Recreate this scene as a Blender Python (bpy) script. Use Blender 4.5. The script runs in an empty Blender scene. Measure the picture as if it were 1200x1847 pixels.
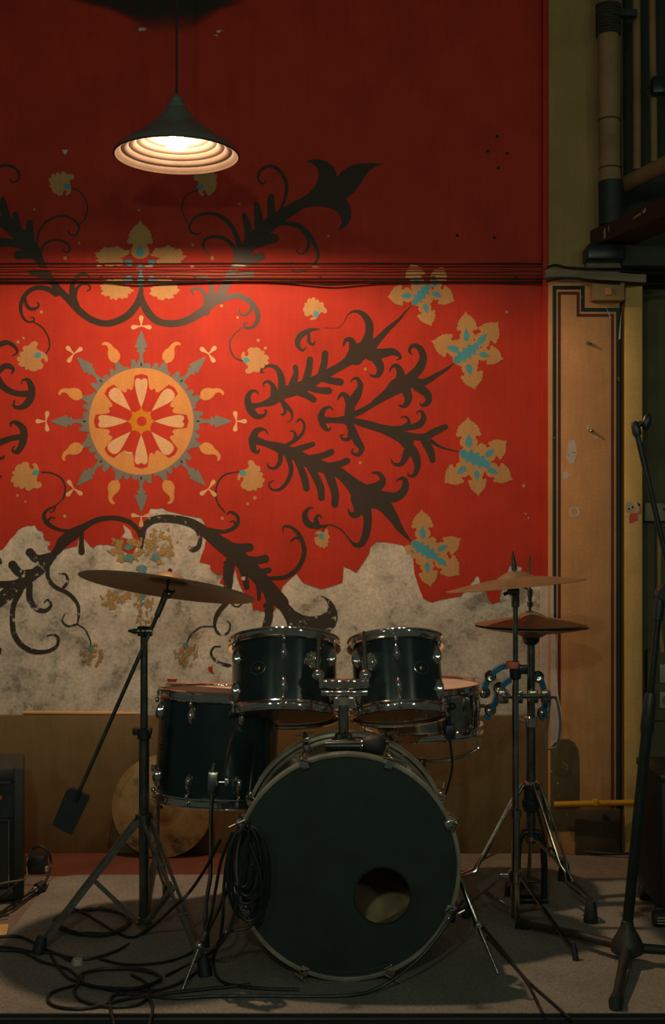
import bpy, bmesh, math, random
from mathutils import Vector, Matrix
random.seed(7)
PI = math.pi
D2R = PI / 180.0

# ------------------------------------------------------------------ camera, world, lights
H = 1.164            # camera height above the stage floor
F = 2200.0           # focal length in pixels of the 1200 x 1847 frame
HZ = 960.0           # row of the horizon
scene = bpy.context.scene
col = scene.collection
cam_d = bpy.data.cameras.new('camera')
cam_d.sensor_fit = 'AUTO'
cam_d.sensor_width = 36.0
cam_d.lens = 36.0 * F / 1847.0
cam_d.shift_y = (HZ - 923.5) / 1847.0
cam_d.clip_start = 0.05
cam = bpy.data.objects.new('camera', cam_d)
cam.location = (0, 0, H)
cam.rotation_euler = (PI / 2, 0, 0)
col.objects.link(cam)
scene.camera = cam

w = bpy.data.worlds.new('world')
scene.world = w
w.use_nodes = True
bg = w.node_tree.nodes['Background']
bg.inputs[0].default_value = (0.80, 1.0, 0.82, 1)
bg.inputs[1].default_value = 0.032

def lamp(name, loc, power, color, radius, target=None, cone=None, blend=0.6):
    if cone:
        d = bpy.data.lights.new(name, 'SPOT')
        d.spot_size = cone * D2R
        d.spot_blend = blend
    else:
        d = bpy.data.lights.new(name, 'POINT')
    d.energy = power
    d.color = color
    d.shadow_soft_size = radius
    o = bpy.data.objects.new(name, d)
    o.location = loc
    if target:
        o.rotation_euler = (Vector(target) - Vector(loc)).to_track_quat('-Z', 'Y').to_euler()
    col.objects.link(o)
    return o
# front lamp of the room and added unseen lamps, on the audience side behind the camera
FRONT_TINT = (0.84, 1.0, 0.74)
lamp('unseen_lamp', (-0.30, -0.1, 1.85), 34.0, FRONT_TINT, 0.05)
for lx, ly, lz, pw in ((0.9, -1.3, 2.1, 17), (1.8, -1.0, 2.3, 20), (2.6, 0.0, 2.6, 19), (-1.4, -1.2, 2.2, 18), (-2.2, -0.4, 2.5, 17)):
    lamp('unseen_lamp', (lx, ly, lz), pw, FRONT_TINT, 0.06, (lx * 0.25, 4.45, 1.75), 56, 0.75)   # added unseen spots aimed at the mural, sparing the floor

for lx, ly, lz in ((0.35, -0.7, 2.35), (-0.85, -0.5, 2.55), (0.05, -2.0, 2.8), (1.3, -0.2, 2.0)):  # tiny unseen lamps, added for sparkle on the chrome
    lamp('unseen_lamp', (lx, ly, lz), 2.2, (1.0, 0.86, 0.66), 0.03)

vs = scene.view_settings
vs.view_transform = 'Standard'
vs.look = 'None'
vs.gamma = 1.0
vs.exposure = 0.0
vs.use_curve_mapping = False
BULB = 1950.0

# ------------------------------------------------------------------ pixel helpers (photo frame -> place)
def at(px, py, Y):
    return Vector(((px - 600.0) * Y / F, Y, H - (py - HZ) * Y / F))
def onfloor(px, py, z=0.0):
    Y = F * (H - z) / (py - HZ)
    return Vector(((px - 600.0) * Y / F, Y, z))

# ------------------------------------------------------------------ materials
MATS = {}
def new_mat(name):
    m = bpy.data.materials.new(name)
    m.use_nodes = True
    nt = m.node_tree
    nt.nodes.clear()
    out = nt.nodes.new('ShaderNodeOutputMaterial')
    b = nt.nodes.new('ShaderNodeBsdfPrincipled')
    nt.links.new(b.outputs[0], out.inputs[0])
    MATS[name] = m
    return m, nt, b, out
def srgb(r, g, b):
    f = lambda c: (c / 255 / 12.92) if c / 255 <= 0.04045 else ((c / 255 + 0.055) / 1.055) ** 2.4
    return (f(r), f(g), f(b), 1)
def ramp(nt, src, stops):
    r = nt.nodes.new('ShaderNodeValToRGB')
    els = r.color_ramp.elements
    while len(els) < len(stops):
        els.new(0.5)
    for e, (p, c) in zip(els, stops):
        e.position = p
        e.color = c if len(c) == 4 else (*c, 1)
    nt.links.new(src, r.inputs[0])
    return r.outputs[0]
def noise(nt, scale, detail=4, rough=0.6, stretch=None, coord='Object'):
    tc = nt.nodes.new('ShaderNodeTexCoord')
    n = nt.nodes.new('ShaderNodeTexNoise')
    n.inputs['Scale'].default_value = scale
    n.inputs['Detail'].default_value = detail
    n.inputs['Roughness'].default_value = rough
    src = tc.outputs[coord]
    if stretch:
        mp = nt.nodes.new('ShaderNodeMapping')
        mp.inputs['Scale'].default_value = stretch
        nt.links.new(src, mp.inputs[0])
        src = mp.outputs[0]
    nt.links.new(src, n.inputs['Vector'])
    return n.outputs['Fac']
def mixc(nt, fac, a, b, mode='MIX'):
    m = nt.nodes.new('ShaderNodeMix')
    m.data_type = 'RGBA'
    m.blend_type = mode
    if isinstance(fac, float): m.inputs[0].default_value = fac
    else: nt.links.new(fac, m.inputs[0])
    for i, v in ((6, a), (7, b)):
        if isinstance(v, tuple): m.inputs[i].default_value = v
        else: nt.links.new(v, m.inputs[i])
    return m.outputs[2]
def bump(nt, b, src, strength, dist=0.002):
    n = nt.nodes.new('ShaderNodeBump')
    n.inputs['Strength'].default_value = strength
    n.inputs['Distance'].default_value = dist
    nt.links.new(src, n.inputs['Height'])
    nt.links.new(n.outputs[0], b.inputs['Normal'])
def sc(c, k):
    return (c[0] * k, c[1] * k, c[2] * k, 1)
def simple(name, color, rough=0.5, metal=0.0, var=0.15, scale=30, bmp=0.0, coat=0.0, stretch=None, spec=0.5):
    m, nt, b, out = new_mat(name)
    c = (*color[:3], 1)
    n = noise(nt, scale, 4, 0.6, stretch)
    cr = ramp(nt, n, [(0.3, sc(c, 1 - var)), (0.7, sc(c, 1 + var))])
    nt.links.new(cr, b.inputs['Base Color'])
    b.inputs['Metallic'].default_value = metal
    b.inputs['Specular IOR Level'].default_value = spec
    rr = ramp(nt, n, [(0.3, (rough * 0.85,) * 3), (0.7, (min(1, rough * 1.15),) * 3)])
    nt.links.new(rr, b.inputs['Roughness'])
    if coat:
        b.inputs['Coat Weight'].default_value = coat
        b.inputs['Coat Roughness'].default_value = 0.08
    if bmp:
        bump(nt, b, n, bmp)
    return m

# plaster, bare where the paint has come off
m, nt, b, out = new_mat('plaster')
n1 = noise(nt, 2.8, 7, 0.72); n2 = noise(nt, 11, 8, 0.75); n3 = noise(nt, 80, 4, 0.7)
base = ramp(nt, n1, [(0.3, (0.34, 0.315, 0.26)), (0.50, (0.56, 0.505, 0.43)), (0.70, (0.74, 0.65, 0.57))])
blot = ramp(nt, n2, [(0.36, (0.30, 0.31, 0.27)), (0.47, (0.88, 0.88, 0.86)), (0.62, (1.12, 1.10, 1.06))])
c = mixc(nt, 0.85, base, blot, 'MULTIPLY')
fine = ramp(nt, n3, [(0.32, (0.66, 0.66, 0.63)), (0.55, (1.0, 1.0, 1.0)), (0.7, (1.10, 1.08, 1.05))])
c = mixc(nt, 0.8, c, fine, 'MULTIPLY')
nt.links.new(c, b.inputs['Base Color']); b.inputs['Roughness'].default_value = 0.85
bump(nt, b, n2, 0.5, 0.006)

m, nt, b, out = new_mat('fresh_plaster')
n2 = noise(nt, 22, 5, 0.7)
c = ramp(nt, n2, [(0.3, (0.45, 0.36, 0.31)), (0.7, (0.58, 0.47, 0.42))])
nt.links.new(c, b.inputs['Base Color']); b.inputs['Roughness'].default_value = 0.85

def paint(name, color, wear=0.0, rough=0.55, dark=0.75, coat=0.0, spec=0.22):
    """wall paint: faint stains, vertical brush marks; wear > 0 lets flecks come off"""
    m, nt, b, out = new_mat(name)
    c = (*color[:3], 1)
    n1 = noise(nt, 5, 5, 0.6); n2 = noise(nt, 60, 3, 0.6, (1, 1, 0.07)); n3 = noise(nt, 130, 2)
    a = ramp(nt, n1, [(0.3, sc(c, dark)), (0.6, c)])
    s = ramp(nt, n2, [(0.25, (0.90, 0.90, 0.90)), (0.6, (1.0, 1.0, 1.0))])
    a = mixc(nt, 1.0, a, s, 'MULTIPLY')
    g = ramp(nt, n3, [(0.3, (0.93, 0.93, 0.93)), (0.7, (1.05, 1.05, 1.05))])
    a = mixc(nt, 1.0, a, g, 'MULTIPLY')
    nt.links.new(a, b.inputs['Base Color'])
    b.inputs['Roughness'].default_value = rough
    b.inputs['Specular IOR Level'].default_value = spec
    if coat:
        b.inputs['Coat Weight'].default_value = coat
        b.inputs['Coat Roughness'].default_value = 0.3
    bump(nt, b, n3, 0.06, 0.001)
    if wear > 0:
        nw = noise(nt, 34, 6, 0.75)
        thr = 0.30 + 0.5 * wear
        f = ramp(nt, nw, [(thr - 0.015, (1, 1, 1)), (thr + 0.02, (0, 0, 0))])
        tr = nt.nodes.new('ShaderNodeBsdfTransparent')
        mx = nt.nodes.new('ShaderNodeMixShader')
        nt.links.new(f, mx.inputs[0])
        nt.links.new(b.outputs[0], mx.inputs[1]); nt.links.new(tr.outputs[0], mx.inputs[2])
        nt.links.new(mx.outputs[0], out.inputs[0])
    return m
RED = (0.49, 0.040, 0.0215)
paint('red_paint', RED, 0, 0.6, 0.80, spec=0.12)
paint('ledge_shade_red', (0.33, 0.030, 0.013), 0, 0.55, 0.75)  # darker than the wall red: shade on the ledge face put into the colour
paint('vine_paint', (0.045, 0.027, 0.017), 0, 0.42)
paint('vine_worn', (0.040, 0.034, 0.026), 0.23, 0.6)
paint('ochre_paint', (0.5040, 0.2646, 0.0966), 0, 0.55, 0.82)
paint('ochre_worn', (0.40, 0.245, 0.09), 0.38, 0.7)
paint('orange_paint', (0.6216, 0.2772, 0.0798), 0, 0.55, 0.88)
paint('cream_paint', (0.6552, 0.3948, 0.2100), 0, 0.55, 0.9)
paint('yellow_paint', (0.5544, 0.2100, 0.0084), 0, 0.55, 0.85)
paint('slate_paint', (0.1806, 0.1890, 0.1680), 0, 0.6, 0.85)
paint('blue_paint', (0.0714, 0.3024, 0.3780), 0, 0.55, 0.85)
paint('blue_worn', (0.13, 0.26, 0.25), 0.25, 0.7)
paint('soot_paint', (0.016, 0.018, 0.012), 0, 0.7)
paint('brown_paint', (0.185, 0.118, 0.048), 0, 0.5, 0.8)
paint('tan_paint', (0.62, 0.30, 0.12), 0, 0.55, 0.78)
paint('olive_paint', (0.36, 0.22, 0.085), 0, 0.6, 0.8)
paint('mustard_paint', (0.56, 0.36, 0.12), 0, 0.55, 0.8)
paint('green_line_paint', (0.012, 0.032, 0.024), 0.03, 0.55)
paint('maroon_line_paint', (0.115, 0.026, 0.016), 0.03, 0.55)
paint('dark_patch_paint', (0.115, 0.085, 0.045), 0.16, 0.7, 0.6)
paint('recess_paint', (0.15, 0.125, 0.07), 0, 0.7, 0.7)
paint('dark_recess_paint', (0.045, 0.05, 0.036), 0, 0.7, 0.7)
paint('beam_paint', (0.060, 0.031, 0.022), 0, 0.6, 0.7)
paint('chipped_white', (0.50, 0.36, 0.29), 0.1, 0.8)
paint('red_floor_paint', (0.17, 0.058, 0.036), 0, 0.6, 0.7)
paint('yellow_pipe_paint', (0.55, 0.27, 0.02), 0, 0.35, 0.85)
paint('pipe_paint', (0.34, 0.20, 0.085), 0, 0.6, 0.6)
paint('trunking', (0.40, 0.33, 0.20), 0, 0.5, 0.8)
paint('plate_white', (0.42, 0.36, 0.29), 0, 0.4, 0.9)

m, nt, b, out = new_mat('carpet')
n1 = noise(nt, 4, 5, 0.6); n2 = noise(nt, 420, 2, 0.7); n3 = noise(nt, 110, 3, 0.6)
c = ramp(nt, n1, [(0.3, (0.235, 0.23, 0.20)), (0.7, (0.33, 0.315, 0.275))])
g = ramp(nt, n2, [(0.3, (0.55, 0.55, 0.55)), (0.7, (1.4, 1.4, 1.38))])
c = mixc(nt, 1.0, c, g, 'MULTIPLY')
g2 = ramp(nt, n3, [(0.3, (0.8, 0.8, 0.8)), (0.7, (1.15, 1.15, 1.15))])
c = mixc(nt, 1.0, c, g2, 'MULTIPLY')
nt.links.new(c, b.inputs['Base Color']); b.inputs['Roughness'].default_value = 0.95
b.inputs['Specular IOR Level'].default_value = 0.1
bump(nt, b, n2, 0.7, 0.004)

m, nt, b, out = new_mat('stage_floor')
n1 = noise(nt, 6, 6, 0.7); n2 = noise(nt, 90, 4, 0.7)
c = ramp(nt, n1, [(0.3, (0.15, 0.12, 0.09)), (0.7, (0.23, 0.185, 0.135))])
g = ramp(nt, n2, [(0.3, (0.7, 0.7, 0.7)), (0.62, (1.1, 1.1, 1.1)), (0.74, (2.0, 1.9, 1.7))])
c = mixc(nt, 1.0, c, g, 'MULTIPLY')
nt.links.new(c, b.inputs['Base Color']); b.inputs['Roughness'].default_value = 0.8

simple('chrome', (0.84, 0.77, 0.69), 0.07, 0.98, 0.12, 25)
simple('worn_chrome', (0.48, 0.45, 0.38), 0.17, 1.0, 0.25, 30)
simple('dark_steel', (0.17, 0.175, 0.15), 0.25, 0.9, 0.25, 30)
simple('strap_steel', (0.23, 0.215, 0.175), 0.42, 0.55, 0.25, 40)
simple('brass_hoop', (0.62, 0.54, 0.43), 0.2, 0.72, 0.25, 18)
simple('drum_lacquer', (0.009, 0.020, 0.0205), 0.22, 0.0, 0.2, 12, 0, 0.6)
simple('black_head', (0.025, 0.038, 0.033), 0.6, 0.0, 0.2, 8, spec=0.3)
simple('batter_head', (0.60, 0.47, 0.38), 0.55, 0.0, 0.08, 12)
simple('bass_batter', (0.42, 0.31, 0.17), 0.7, 0.0, 0.4, 9)
simple('clear_head', (0.22, 0.125, 0.045), 0.12, 0.0, 0.15, 6, 0, 0.7)
simple('inner_wood', (0.34, 0.23, 0.115), 0.6, 0.0, 0.25, 14)
simple('black_rubber', (0.0150, 0.0195, 0.0180), 0.62, 0.0, 0.2, 40)
simple('cable_rubber', (0.0128, 0.0165, 0.0142), 0.45, 0.0, 0.2, 60)
simple('black_plastic', (0.0150, 0.0225, 0.0210), 0.40, 0.0, 0.2, 40)
simple('black_paint_metal', (0.0195, 0.0255, 0.0225), 0.34, 0.3, 0.2, 40)
simple('cast_grey', (0.045, 0.045, 0.038), 0.5, 0.4, 0.25, 60, 0.2)
simple('tolex', (0.016, 0.018, 0.016), 0.55, 0.0, 0.3, 300, 0.4)
simple('grille_cloth', (0.010, 0.015, 0.014), 0.8, 0.0, 0.4, 400, 0.3)
simple('blue_plastic', (0.012, 0.115, 0.23), 0.32, 0.0, 0.1, 20)
simple('red_plastic', (0.42, 0.04, 0.02), 0.4, 0.0, 0.1, 20)
simple('orange_tape', (0.62, 0.17, 0.10), 0.6, 0.0, 0.2, 50)
simple('gold', (0.55, 0.32, 0.10), 0.3, 1.0, 0.1, 20)
simple('stick_wood', (0.62, 0.33, 0.14), 0.45, 0.0, 0.12, 40, stretch=(0.1, 1, 1))
simple('light_wood', (0.60, 0.40, 0.16), 0.5, 0.0, 0.15, 20)
simple('pale_plastic', (0.50, 0.42, 0.36), 0.5, 0.0, 0.08, 20)
simple('grey_cord', (0.15, 0.125, 0.09), 0.6, 0.0, 0.15, 40)
simple('teal_tube', (0.012, 0.075, 0.085), 0.5, 0.0, 0.25, 30)
simple('felt', (0.03, 0.028, 0.024), 0.95, 0.0, 0.2, 80)
simple('rope', (0.030, 0.026, 0.018), 0.9, 0.0, 0.4, 60, 0.4)
simple('old_wood', (0.20, 0.16, 0.105), 0.8, 0.0, 0.4, 30, 0.4, stretch=(0.15, 1, 1))
simple('shade_outside', (0.15, 0.165, 0.14), 0.34, 0.25, 0.15, 20)
simple('shade_inside', (0.021, 0.0155, 0.0115), 0.5, 0.0, 0.06, 20, spec=0.15)
simple('plinth_stone', (0.055, 0.036, 0.018), 0.8, 0.0, 0.4, 20, 0.4)

def cymbal_mat(name, c0, c1, stain, rough=0.34, dirt=0.5):
    m, nt, b, out = new_mat(name)
    tc = nt.nodes.new('ShaderNodeTexCoord')
    sp = nt.nodes.new('ShaderNodeSeparateXYZ'); nt.links.new(tc.outputs['Object'], sp.inputs[0])
    cb = nt.nodes.new('ShaderNodeCombineXYZ')
    nt.links.new(sp.outputs[0], cb.inputs[0]); nt.links.new(sp.outputs[1], cb.inputs[1])
    ln = nt.nodes.new('ShaderNodeVectorMath'); ln.operation = 'LENGTH'
    nt.links.new(cb.outputs[0], ln.inputs[0])
    rings = nt.nodes.new('ShaderNodeTexNoise'); rings.noise_dimensions = '1D'
    rings.inputs['Scale'].default_value = 260; rings.inputs['Detail'].default_value = 3
    nt.links.new(ln.outputs['Value'], rings.inputs['W'])
    n1 = noise(nt, 9, 5, 0.65)
    c = ramp(nt, n1, [(0.32, stain), (0.45 + 0.1 * dirt, c0), (0.75, c1)])
    g = ramp(nt, rings.outputs['Fac'], [(0.3, (0.75, 0.75, 0.75)), (0.7, (1.12, 1.12, 1.12))])
    c = mixc(nt, 1.0, c, g, 'MULTIPLY')
    nt.links.new(c, b.inputs['Base Color'])
    b.inputs['Metallic'].default_value = 0.45
    b.inputs['Roughness'].default_value = rough
    bump(nt, b, rings.outputs['Fac'], 0.25, 0.0006)
cymbal_mat('cymbal_bronze', (0.26, 0.185, 0.10), (0.34, 0.24, 0.13), (0.19, 0.135, 0.075), 0.46, 0.0)
cymbal_mat('cymbal_stained', (0.34, 0.21, 0.085), (0.46, 0.29, 0.12), (0.035, 0.032, 0.020), 0.50, 0.35)

m, nt, b, out = new_mat('bulb_glow')
em = nt.nodes.new('ShaderNodeEmission')
em.inputs[0].default_value = (1.0, 0.64, 0.39, 1)
em.inputs[1].default_value = BULB
nt.links.new(em.outputs[0], out.inputs[0])

m, nt, b, out = new_mat('dark_blotch')     # dark blotch: soft-edged, denser at its middle
at_ = nt.nodes.new('ShaderNodeAttribute'); at_.attribute_name = 'blotch_amount'
n1 = noise(nt, 12, 5, 0.6)
mt = nt.nodes.new('ShaderNodeMath'); mt.operation = 'MULTIPLY'
nt.links.new(at_.outputs['Fac'], mt.inputs[0])
nr = ramp(nt, n1, [(0.2, (0.75,) * 3), (0.6, (1.0,) * 3)])
nt.links.new(nr, mt.inputs[1])
b.inputs['Base Color'].default_value = (0.016, 0.018, 0.012, 1); b.inputs['Roughness'].default_value = 0.8
tr = nt.nodes.new('ShaderNodeBsdfTransparent'); mx = nt.nodes.new('ShaderNodeMixShader')
nt.links.new(mt.outputs[0], mx.inputs[0]); nt.links.new(tr.outputs[0], mx.inputs[1]); nt.links.new(b.outputs[0], mx.inputs[2])
nt.links.new(mx.outputs[0], out.inputs[0])

# ------------------------------------------------------------------ mesh builder
def frame_z(d):
    """matrix whose Z axis points along d"""
    d = Vector(d).normalized()
    return d.to_track_quat('Z', 'Y').to_matrix().to_4x4()
def catmull(pts, per=6, closed=False):
    P = [tuple(p) for p in pts]
    n = len(P)
    if n < 3 and not closed:
        return P
    out = []
    rng = range(n if closed else n - 1)
    for i in rng:
        if closed:
            p0, p1, p2, p3 = P[(i - 1) % n], P[i], P[(i + 1) % n], P[(i + 2) % n]
        else:
            p1, p2 = P[i], P[i + 1]
            p0 = P[i - 1] if i > 0 else tuple(2 * a - b_ for a, b_ in zip(p1, p2))
            p3 = P[i + 2] if i + 2 < n else tuple(2 * b_ - a for a, b_ in zip(p1, p2))
        for k in range(per):
            t = k / per
            out.append(tuple(0.5 * (2 * b_ + (c_ - a_) * t + (2 * a_ - 5 * b_ + 4 * c_ - d_) * t * t + (3 * b_ - a_ - 3 * c_ + d_) * t ** 3)
                             for a_, b_, c_, d_ in zip(p0, p1, p2, p3)))
    if not closed:
        out.append(P[-1])
    return out

class MB:
    def __init__(self):
        self.v = []; self.f = []; self.s = []
    def add(self, verts, faces, mtx=None, smooth=True):
        o = len(self.v)
        for p in verts:
            p = Vector(p)
            self.v.append(mtx @ p if mtx else p)
        for fc in faces:
            self.f.append([i + o for i in fc]); self.s.append(smooth)
        return self
    def box(self, lo, hi, mtx=None, bev=0.0):
        x0, y0, z0 = lo; x1, y1, z1 = hi
        if bev <= 0:
            vs_ = [(x0, y0, z0), (x1, y0, z0), (x1, y1, z0), (x0, y1, z0), (x0, y0, z1), (x1, y0, z1), (x1, y1, z1), (x0, y1, z1)]
            fs = [(0, 3, 2, 1), (4, 5, 6, 7), (0, 1, 5, 4), (1, 2, 6, 5), (2, 3, 7, 6), (3, 0, 4, 7)]
            return self.add(vs_, fs, mtx, False)
        bm = bmesh.new()
        bmesh.ops.create_cube(bm, size=1.0)
        for v_ in bm.verts:
            v_.co = Vector(((x0 + x1) / 2 + v_.co.x * (x1 - x0), (y0 + y1) / 2 + v_.co.y * (y1 - y0), (z0 + z1) / 2 + v_.co.z * (z1 - z0)))
        bmesh.ops.bevel(bm, geom=bm.edges[:], offset=bev, segments=2, affect='EDGES', profile=0.5)
        bm.verts.ensure_lookup_table()
        self.add([v_.co.copy() for v_ in bm.verts], [[v_.index for v_ in fc.verts] for fc in bm.faces], mtx, False)
        bm.free()
        return self
    def bar(self, p, q, wx, wy, up=(0, 0, 1)):
        p = Vector(p); q = Vector(q)
        d = q - p; L = d.length; d.normalize()
        up = Vector(up)
        x = d.cross(up)
        if x.length < 1e-4: x = d.cross(Vector((0, 1, 0)))
        x.normalize(); y = d.cross(x).normalized()
        m4 = Matrix((x, y, d)).transposed().to_4x4(); m4.translation = p
        return self.box((-wx / 2, -wy / 2, 0), (wx / 2, wy / 2, L), m4)
    def tube(self, pts, r, seg=8, caps=True, closed=False):
        P = [Vector(p[:3]) for p in pts]
        n = len(P)
        rad = r if isinstance(r, (list, tuple)) else [r] * n
        vs_ = []; fs = []
        prev = None
        for i in range(n):
            if closed: t = P[(i + 1) % n] - P[(i - 1) % n]
            else: t = P[min(i + 1, n - 1)] - P[max(i - 1, 0)]
            if t.length < 1e-9: t = Vector((0, 0, 1))
            t.normalize()
            if prev is None:
                a = Vector((0, 0, 1)) if abs(t.z) < 0.9 else Vector((1, 0, 0))
                x = t.cross(a).normalized()
            else:
                x = prev - t * prev.dot(t)
                if x.length < 1e-6: x = t.orthogonal()
                x.normalize()
            prev = x
            y = t.cross(x)
            for k in range(seg):
                an = 2 * PI * k / seg
                vs_.append(P[i] + (x * math.cos(an) + y * math.sin(an)) * rad[i])
        for i in range(n if closed else n - 1):
            j = (i + 1) % n
            for k in range(seg):
                k2 = (k + 1) % seg
                fs.append((i * seg + k, i * seg + k2, j * seg + k2, j * seg + k))
        self.add(vs_, fs)
        if caps and not closed:
            o = len(self.v) - len(vs_)
            self.f.append([o + k for k in reversed(range(seg))]); self.s.append(False)
            self.f.append([o + (n - 1) * seg + k for k in range(seg)]); self.s.append(False)
        return self
    def curve(self, pts, r, seg=8, per=6, closed=False):
        return self.tube(catmull([tuple(p) for p in pts], per, closed), r, seg, True, closed)
    def rod(self, p, q, r, seg=12, r2=None):
        return self.tube([p, q], [r, r if r2 is None else r2], seg)
    def lathe(self, prof, seg=32, mtx=None, closed=False, smooth=True, arc=None):
        """prof: (radius, z) pairs"""
        vs_ = []; fs = []
        n = len(prof)
        for (r, z) in prof:
            for k in range(seg):
                a = 2 * PI * k / seg
                vs_.append((r * math.cos(a), r * math.sin(a), z))
        for i in range(n if closed else n - 1):
            j = (i + 1) % n
            for k in range(seg):
                k2 = (k + 1) % seg
                fs.append((i * seg + k, i * seg + k2, j * seg + k2, j * seg + k))
        return self.add(vs_, fs, mtx, smooth)
    def disc(self, r, z, seg=32, mtx=None, up=True):
        vs_ = [(r * math.cos(2 * PI * k / seg), r * math.sin(2 * PI * k / seg), z) for k in range(seg)]
        return self.add(vs_, [list(range(seg)) if up else list(reversed(range(seg)))], mtx, False)
    def ball(self, c, rx, ry=None, rz=None, seg=12, rings=8, mtx=None):
        ry = ry or rx; rz = rz or rx
        vs_ = []; fs = []
        for i in range(rings + 1):
            th = PI * i / rings
            for k in range(seg):
                a = 2 * PI * k / seg
                vs_.append((c[0] + rx * math.sin(th) * math.cos(a), c[1] + ry * math.sin(th) * math.sin(a), c[2] + rz * math.cos(th)))
        for i in range(rings):
            for k in range(seg):
                k2 = (k + 1) % seg
                fs.append((i * seg + k, (i + 1) * seg + k, (i + 1) * seg + k2, i * seg + k2))
        return self.add(vs_, fs, mtx)
    def prism(self, poly, lo, hi, mtx=None):
        """polygon in local XY, extruded in Z"""
        n = len(poly)
        vs_ = [(x, y, lo) for x, y in poly] + [(x, y, hi) for x, y in poly]
        fs = [list(reversed(range(n))), [n + i for i in range(n)]]
        fs += [(i, (i + 1) % n, n + (i + 1) % n, n + i) for i in range(n)]
        return self.add(vs_, fs, mtx, False)
    def mesh(self, name, mat):
        me = bpy.data.meshes.new(name)
        me.from_pydata([tuple(p) for p in self.v], [], self.f)
        me.polygons.foreach_set('use_smooth', self.s)
        me.materials.append(MATS[mat])
        me.validate()
        bm = bmesh.new(); bm.from_mesh(me)
        bmesh.ops.remove_doubles(bm, verts=bm.verts[:], dist=1e-6)
        bmesh.ops.recalc_face_normals(bm, faces=bm.faces[:])
        bm.to_mesh(me); bm.free()
        try:
            me.set_sharp_from_angle(angle=40 * D2R)
        except Exception:
            pass
        return me
    def build(self, name, mat, parent=None, local=False):
        """link as one object; a child's vertices are given in world space unless local is set"""
        if parent is not None:
            if not local:
                inv = ORG[parent.name].inverted()
                self.v = [inv @ p for p in self.v]
            o = bpy.data.objects.new(name, self.mesh(name, mat))
            col.objects.link(o)
            o.parent = parent
            ORG[o.name] = ORG[parent.name]
        else:
            lo = Vector((min(p.x for p in self.v), min(p.y for p in self.v), min(p.z for p in self.v)))
            hi = Vector((max(p.x for p in self.v), max(p.y for p in self.v), max(p.z for p in self.v)))
            c_ = Vector(((lo.x + hi.x) / 2, (lo.y + hi.y) / 2, lo.z))
            self.v = [p - c_ for p in self.v]
            o = bpy.data.objects.new(name, self.mesh(name, mat))
            col.objects.link(o)
            o.location = c_
            ORG[o.name] = Matrix.Translation(c_)
        return o
ORG = {}
def tag(o, label=None, cat=None, group=None, kind=None):
    if label: o['label'] = label
    if cat: o['category'] = cat
    if group: o['group'] = group
    if kind: o['kind'] = kind
    return o
def thing(name, label, cat, loc, rot=None, group=None):
    o = bpy.data.objects.new(name, None)
    o.empty_display_size = 0.05
    m4 = Matrix.Translation(Vector(loc))
    if rot is not None:
        m4 = m4 @ rot.to_4x4()
    o.matrix_world = m4
    col.objects.link(o)
    ORG[o.name] = m4
    return tag(o, label, cat, group)
def child(o, parent):
    o.parent = parent
    return o
def dup_part(src, parent, mtx):
    """another piece sharing the mesh of src, placed by a local matrix"""
    c_ = src.copy()
    col.objects.link(c_)
    c_.parent = parent
    c_.matrix_local = mtx
    ORG[c_.name] = ORG[parent.name]
    return c_
def rot(ax, deg):
    return Matrix.Rotation(deg * D2R, 4, ax)

# ------------------------------------------------------------------ the setting
WY = 4.45                     # plane of the plaster wall
DY = 4.42                     # front face of the lower wall band
LY = 4.424                    # front face of the ledge
def wx(px, Y=WY): return (px - 600.0) * Y / F
def wz(py, Y=WY): return H - (py - HZ) * Y / F

wall_back = MB().box((-3.2, WY, -0.3), (0.79, WY + 0.12, 3.7)).build('wall_back', 'plaster')
tag(wall_back, 'red mural wall with paint peeling off bare plaster', kind='structure')

floor = MB().box((-3.2, 2.922, -0.06), (2.6, 5.2, 0.0)).build('floor', 'stage_floor')
tag(floor, kind='structure')
MB().box((-3.2, 2.915, -0.45), (2.6, 2.9215, -0.001)).build('stage_fascia', 'black_rubber', floor)
MB().box((-3.2, 4.13, 0.0), (wx(470, 4.2), DY, 0.0015)).build('floor_paint_strip', 'red_floor_paint', floor)
MB().box((-3.2, 1.0, -0.5), (2.6, 2.922, -0.45)).build('lower_floor', 'dark_recess_paint', floor)

# carpet laid on the stage, its left corner rounded
cp = [(-0.945, 2.93)]
cp += [(-0.93, 3.4), (-0.935, 3.7), (-0.935, 3.9)]
for k in range(7):
    a = PI - (PI / 2) * k / 6
    cp.append((-0.85 + 0.085 * math.cos(a), 4.03 + 0.085 * math.sin(a)))
cp += [(0.2, 4.125), (0.56, 4.19), (0.74, 4.20), (0.79, 4.16), (0.84, 4.08), (1.9, 4.02), (1.9, 2.93)]
carpet = MB().prism(cp, 0.0, 0.008).build('carpet', 'carpet')
tag(carpet, 'worn grey carpet spread over the stage under the drums', 'carpet')
CZ = 0.008
MB().box((-0.946, 2.924, 0.0), (1.9, 2.931, 0.0086)).build('dark_edge_strip', 'black_rubber', carpet)  # added black strip, covers the carpet's front edge where lamplight would catch

# lower wall band, its top edge a narrow ledge
dz = wz(1291, DY)
dado = MB().box((-3.2, DY, 0.0), (wx(1004, DY), WY, dz), bev=0.003).build('dado', 'brown_paint', wall_back)
dado['label'] = 'brown painted lower wall band with a narrow top ledge'
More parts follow.
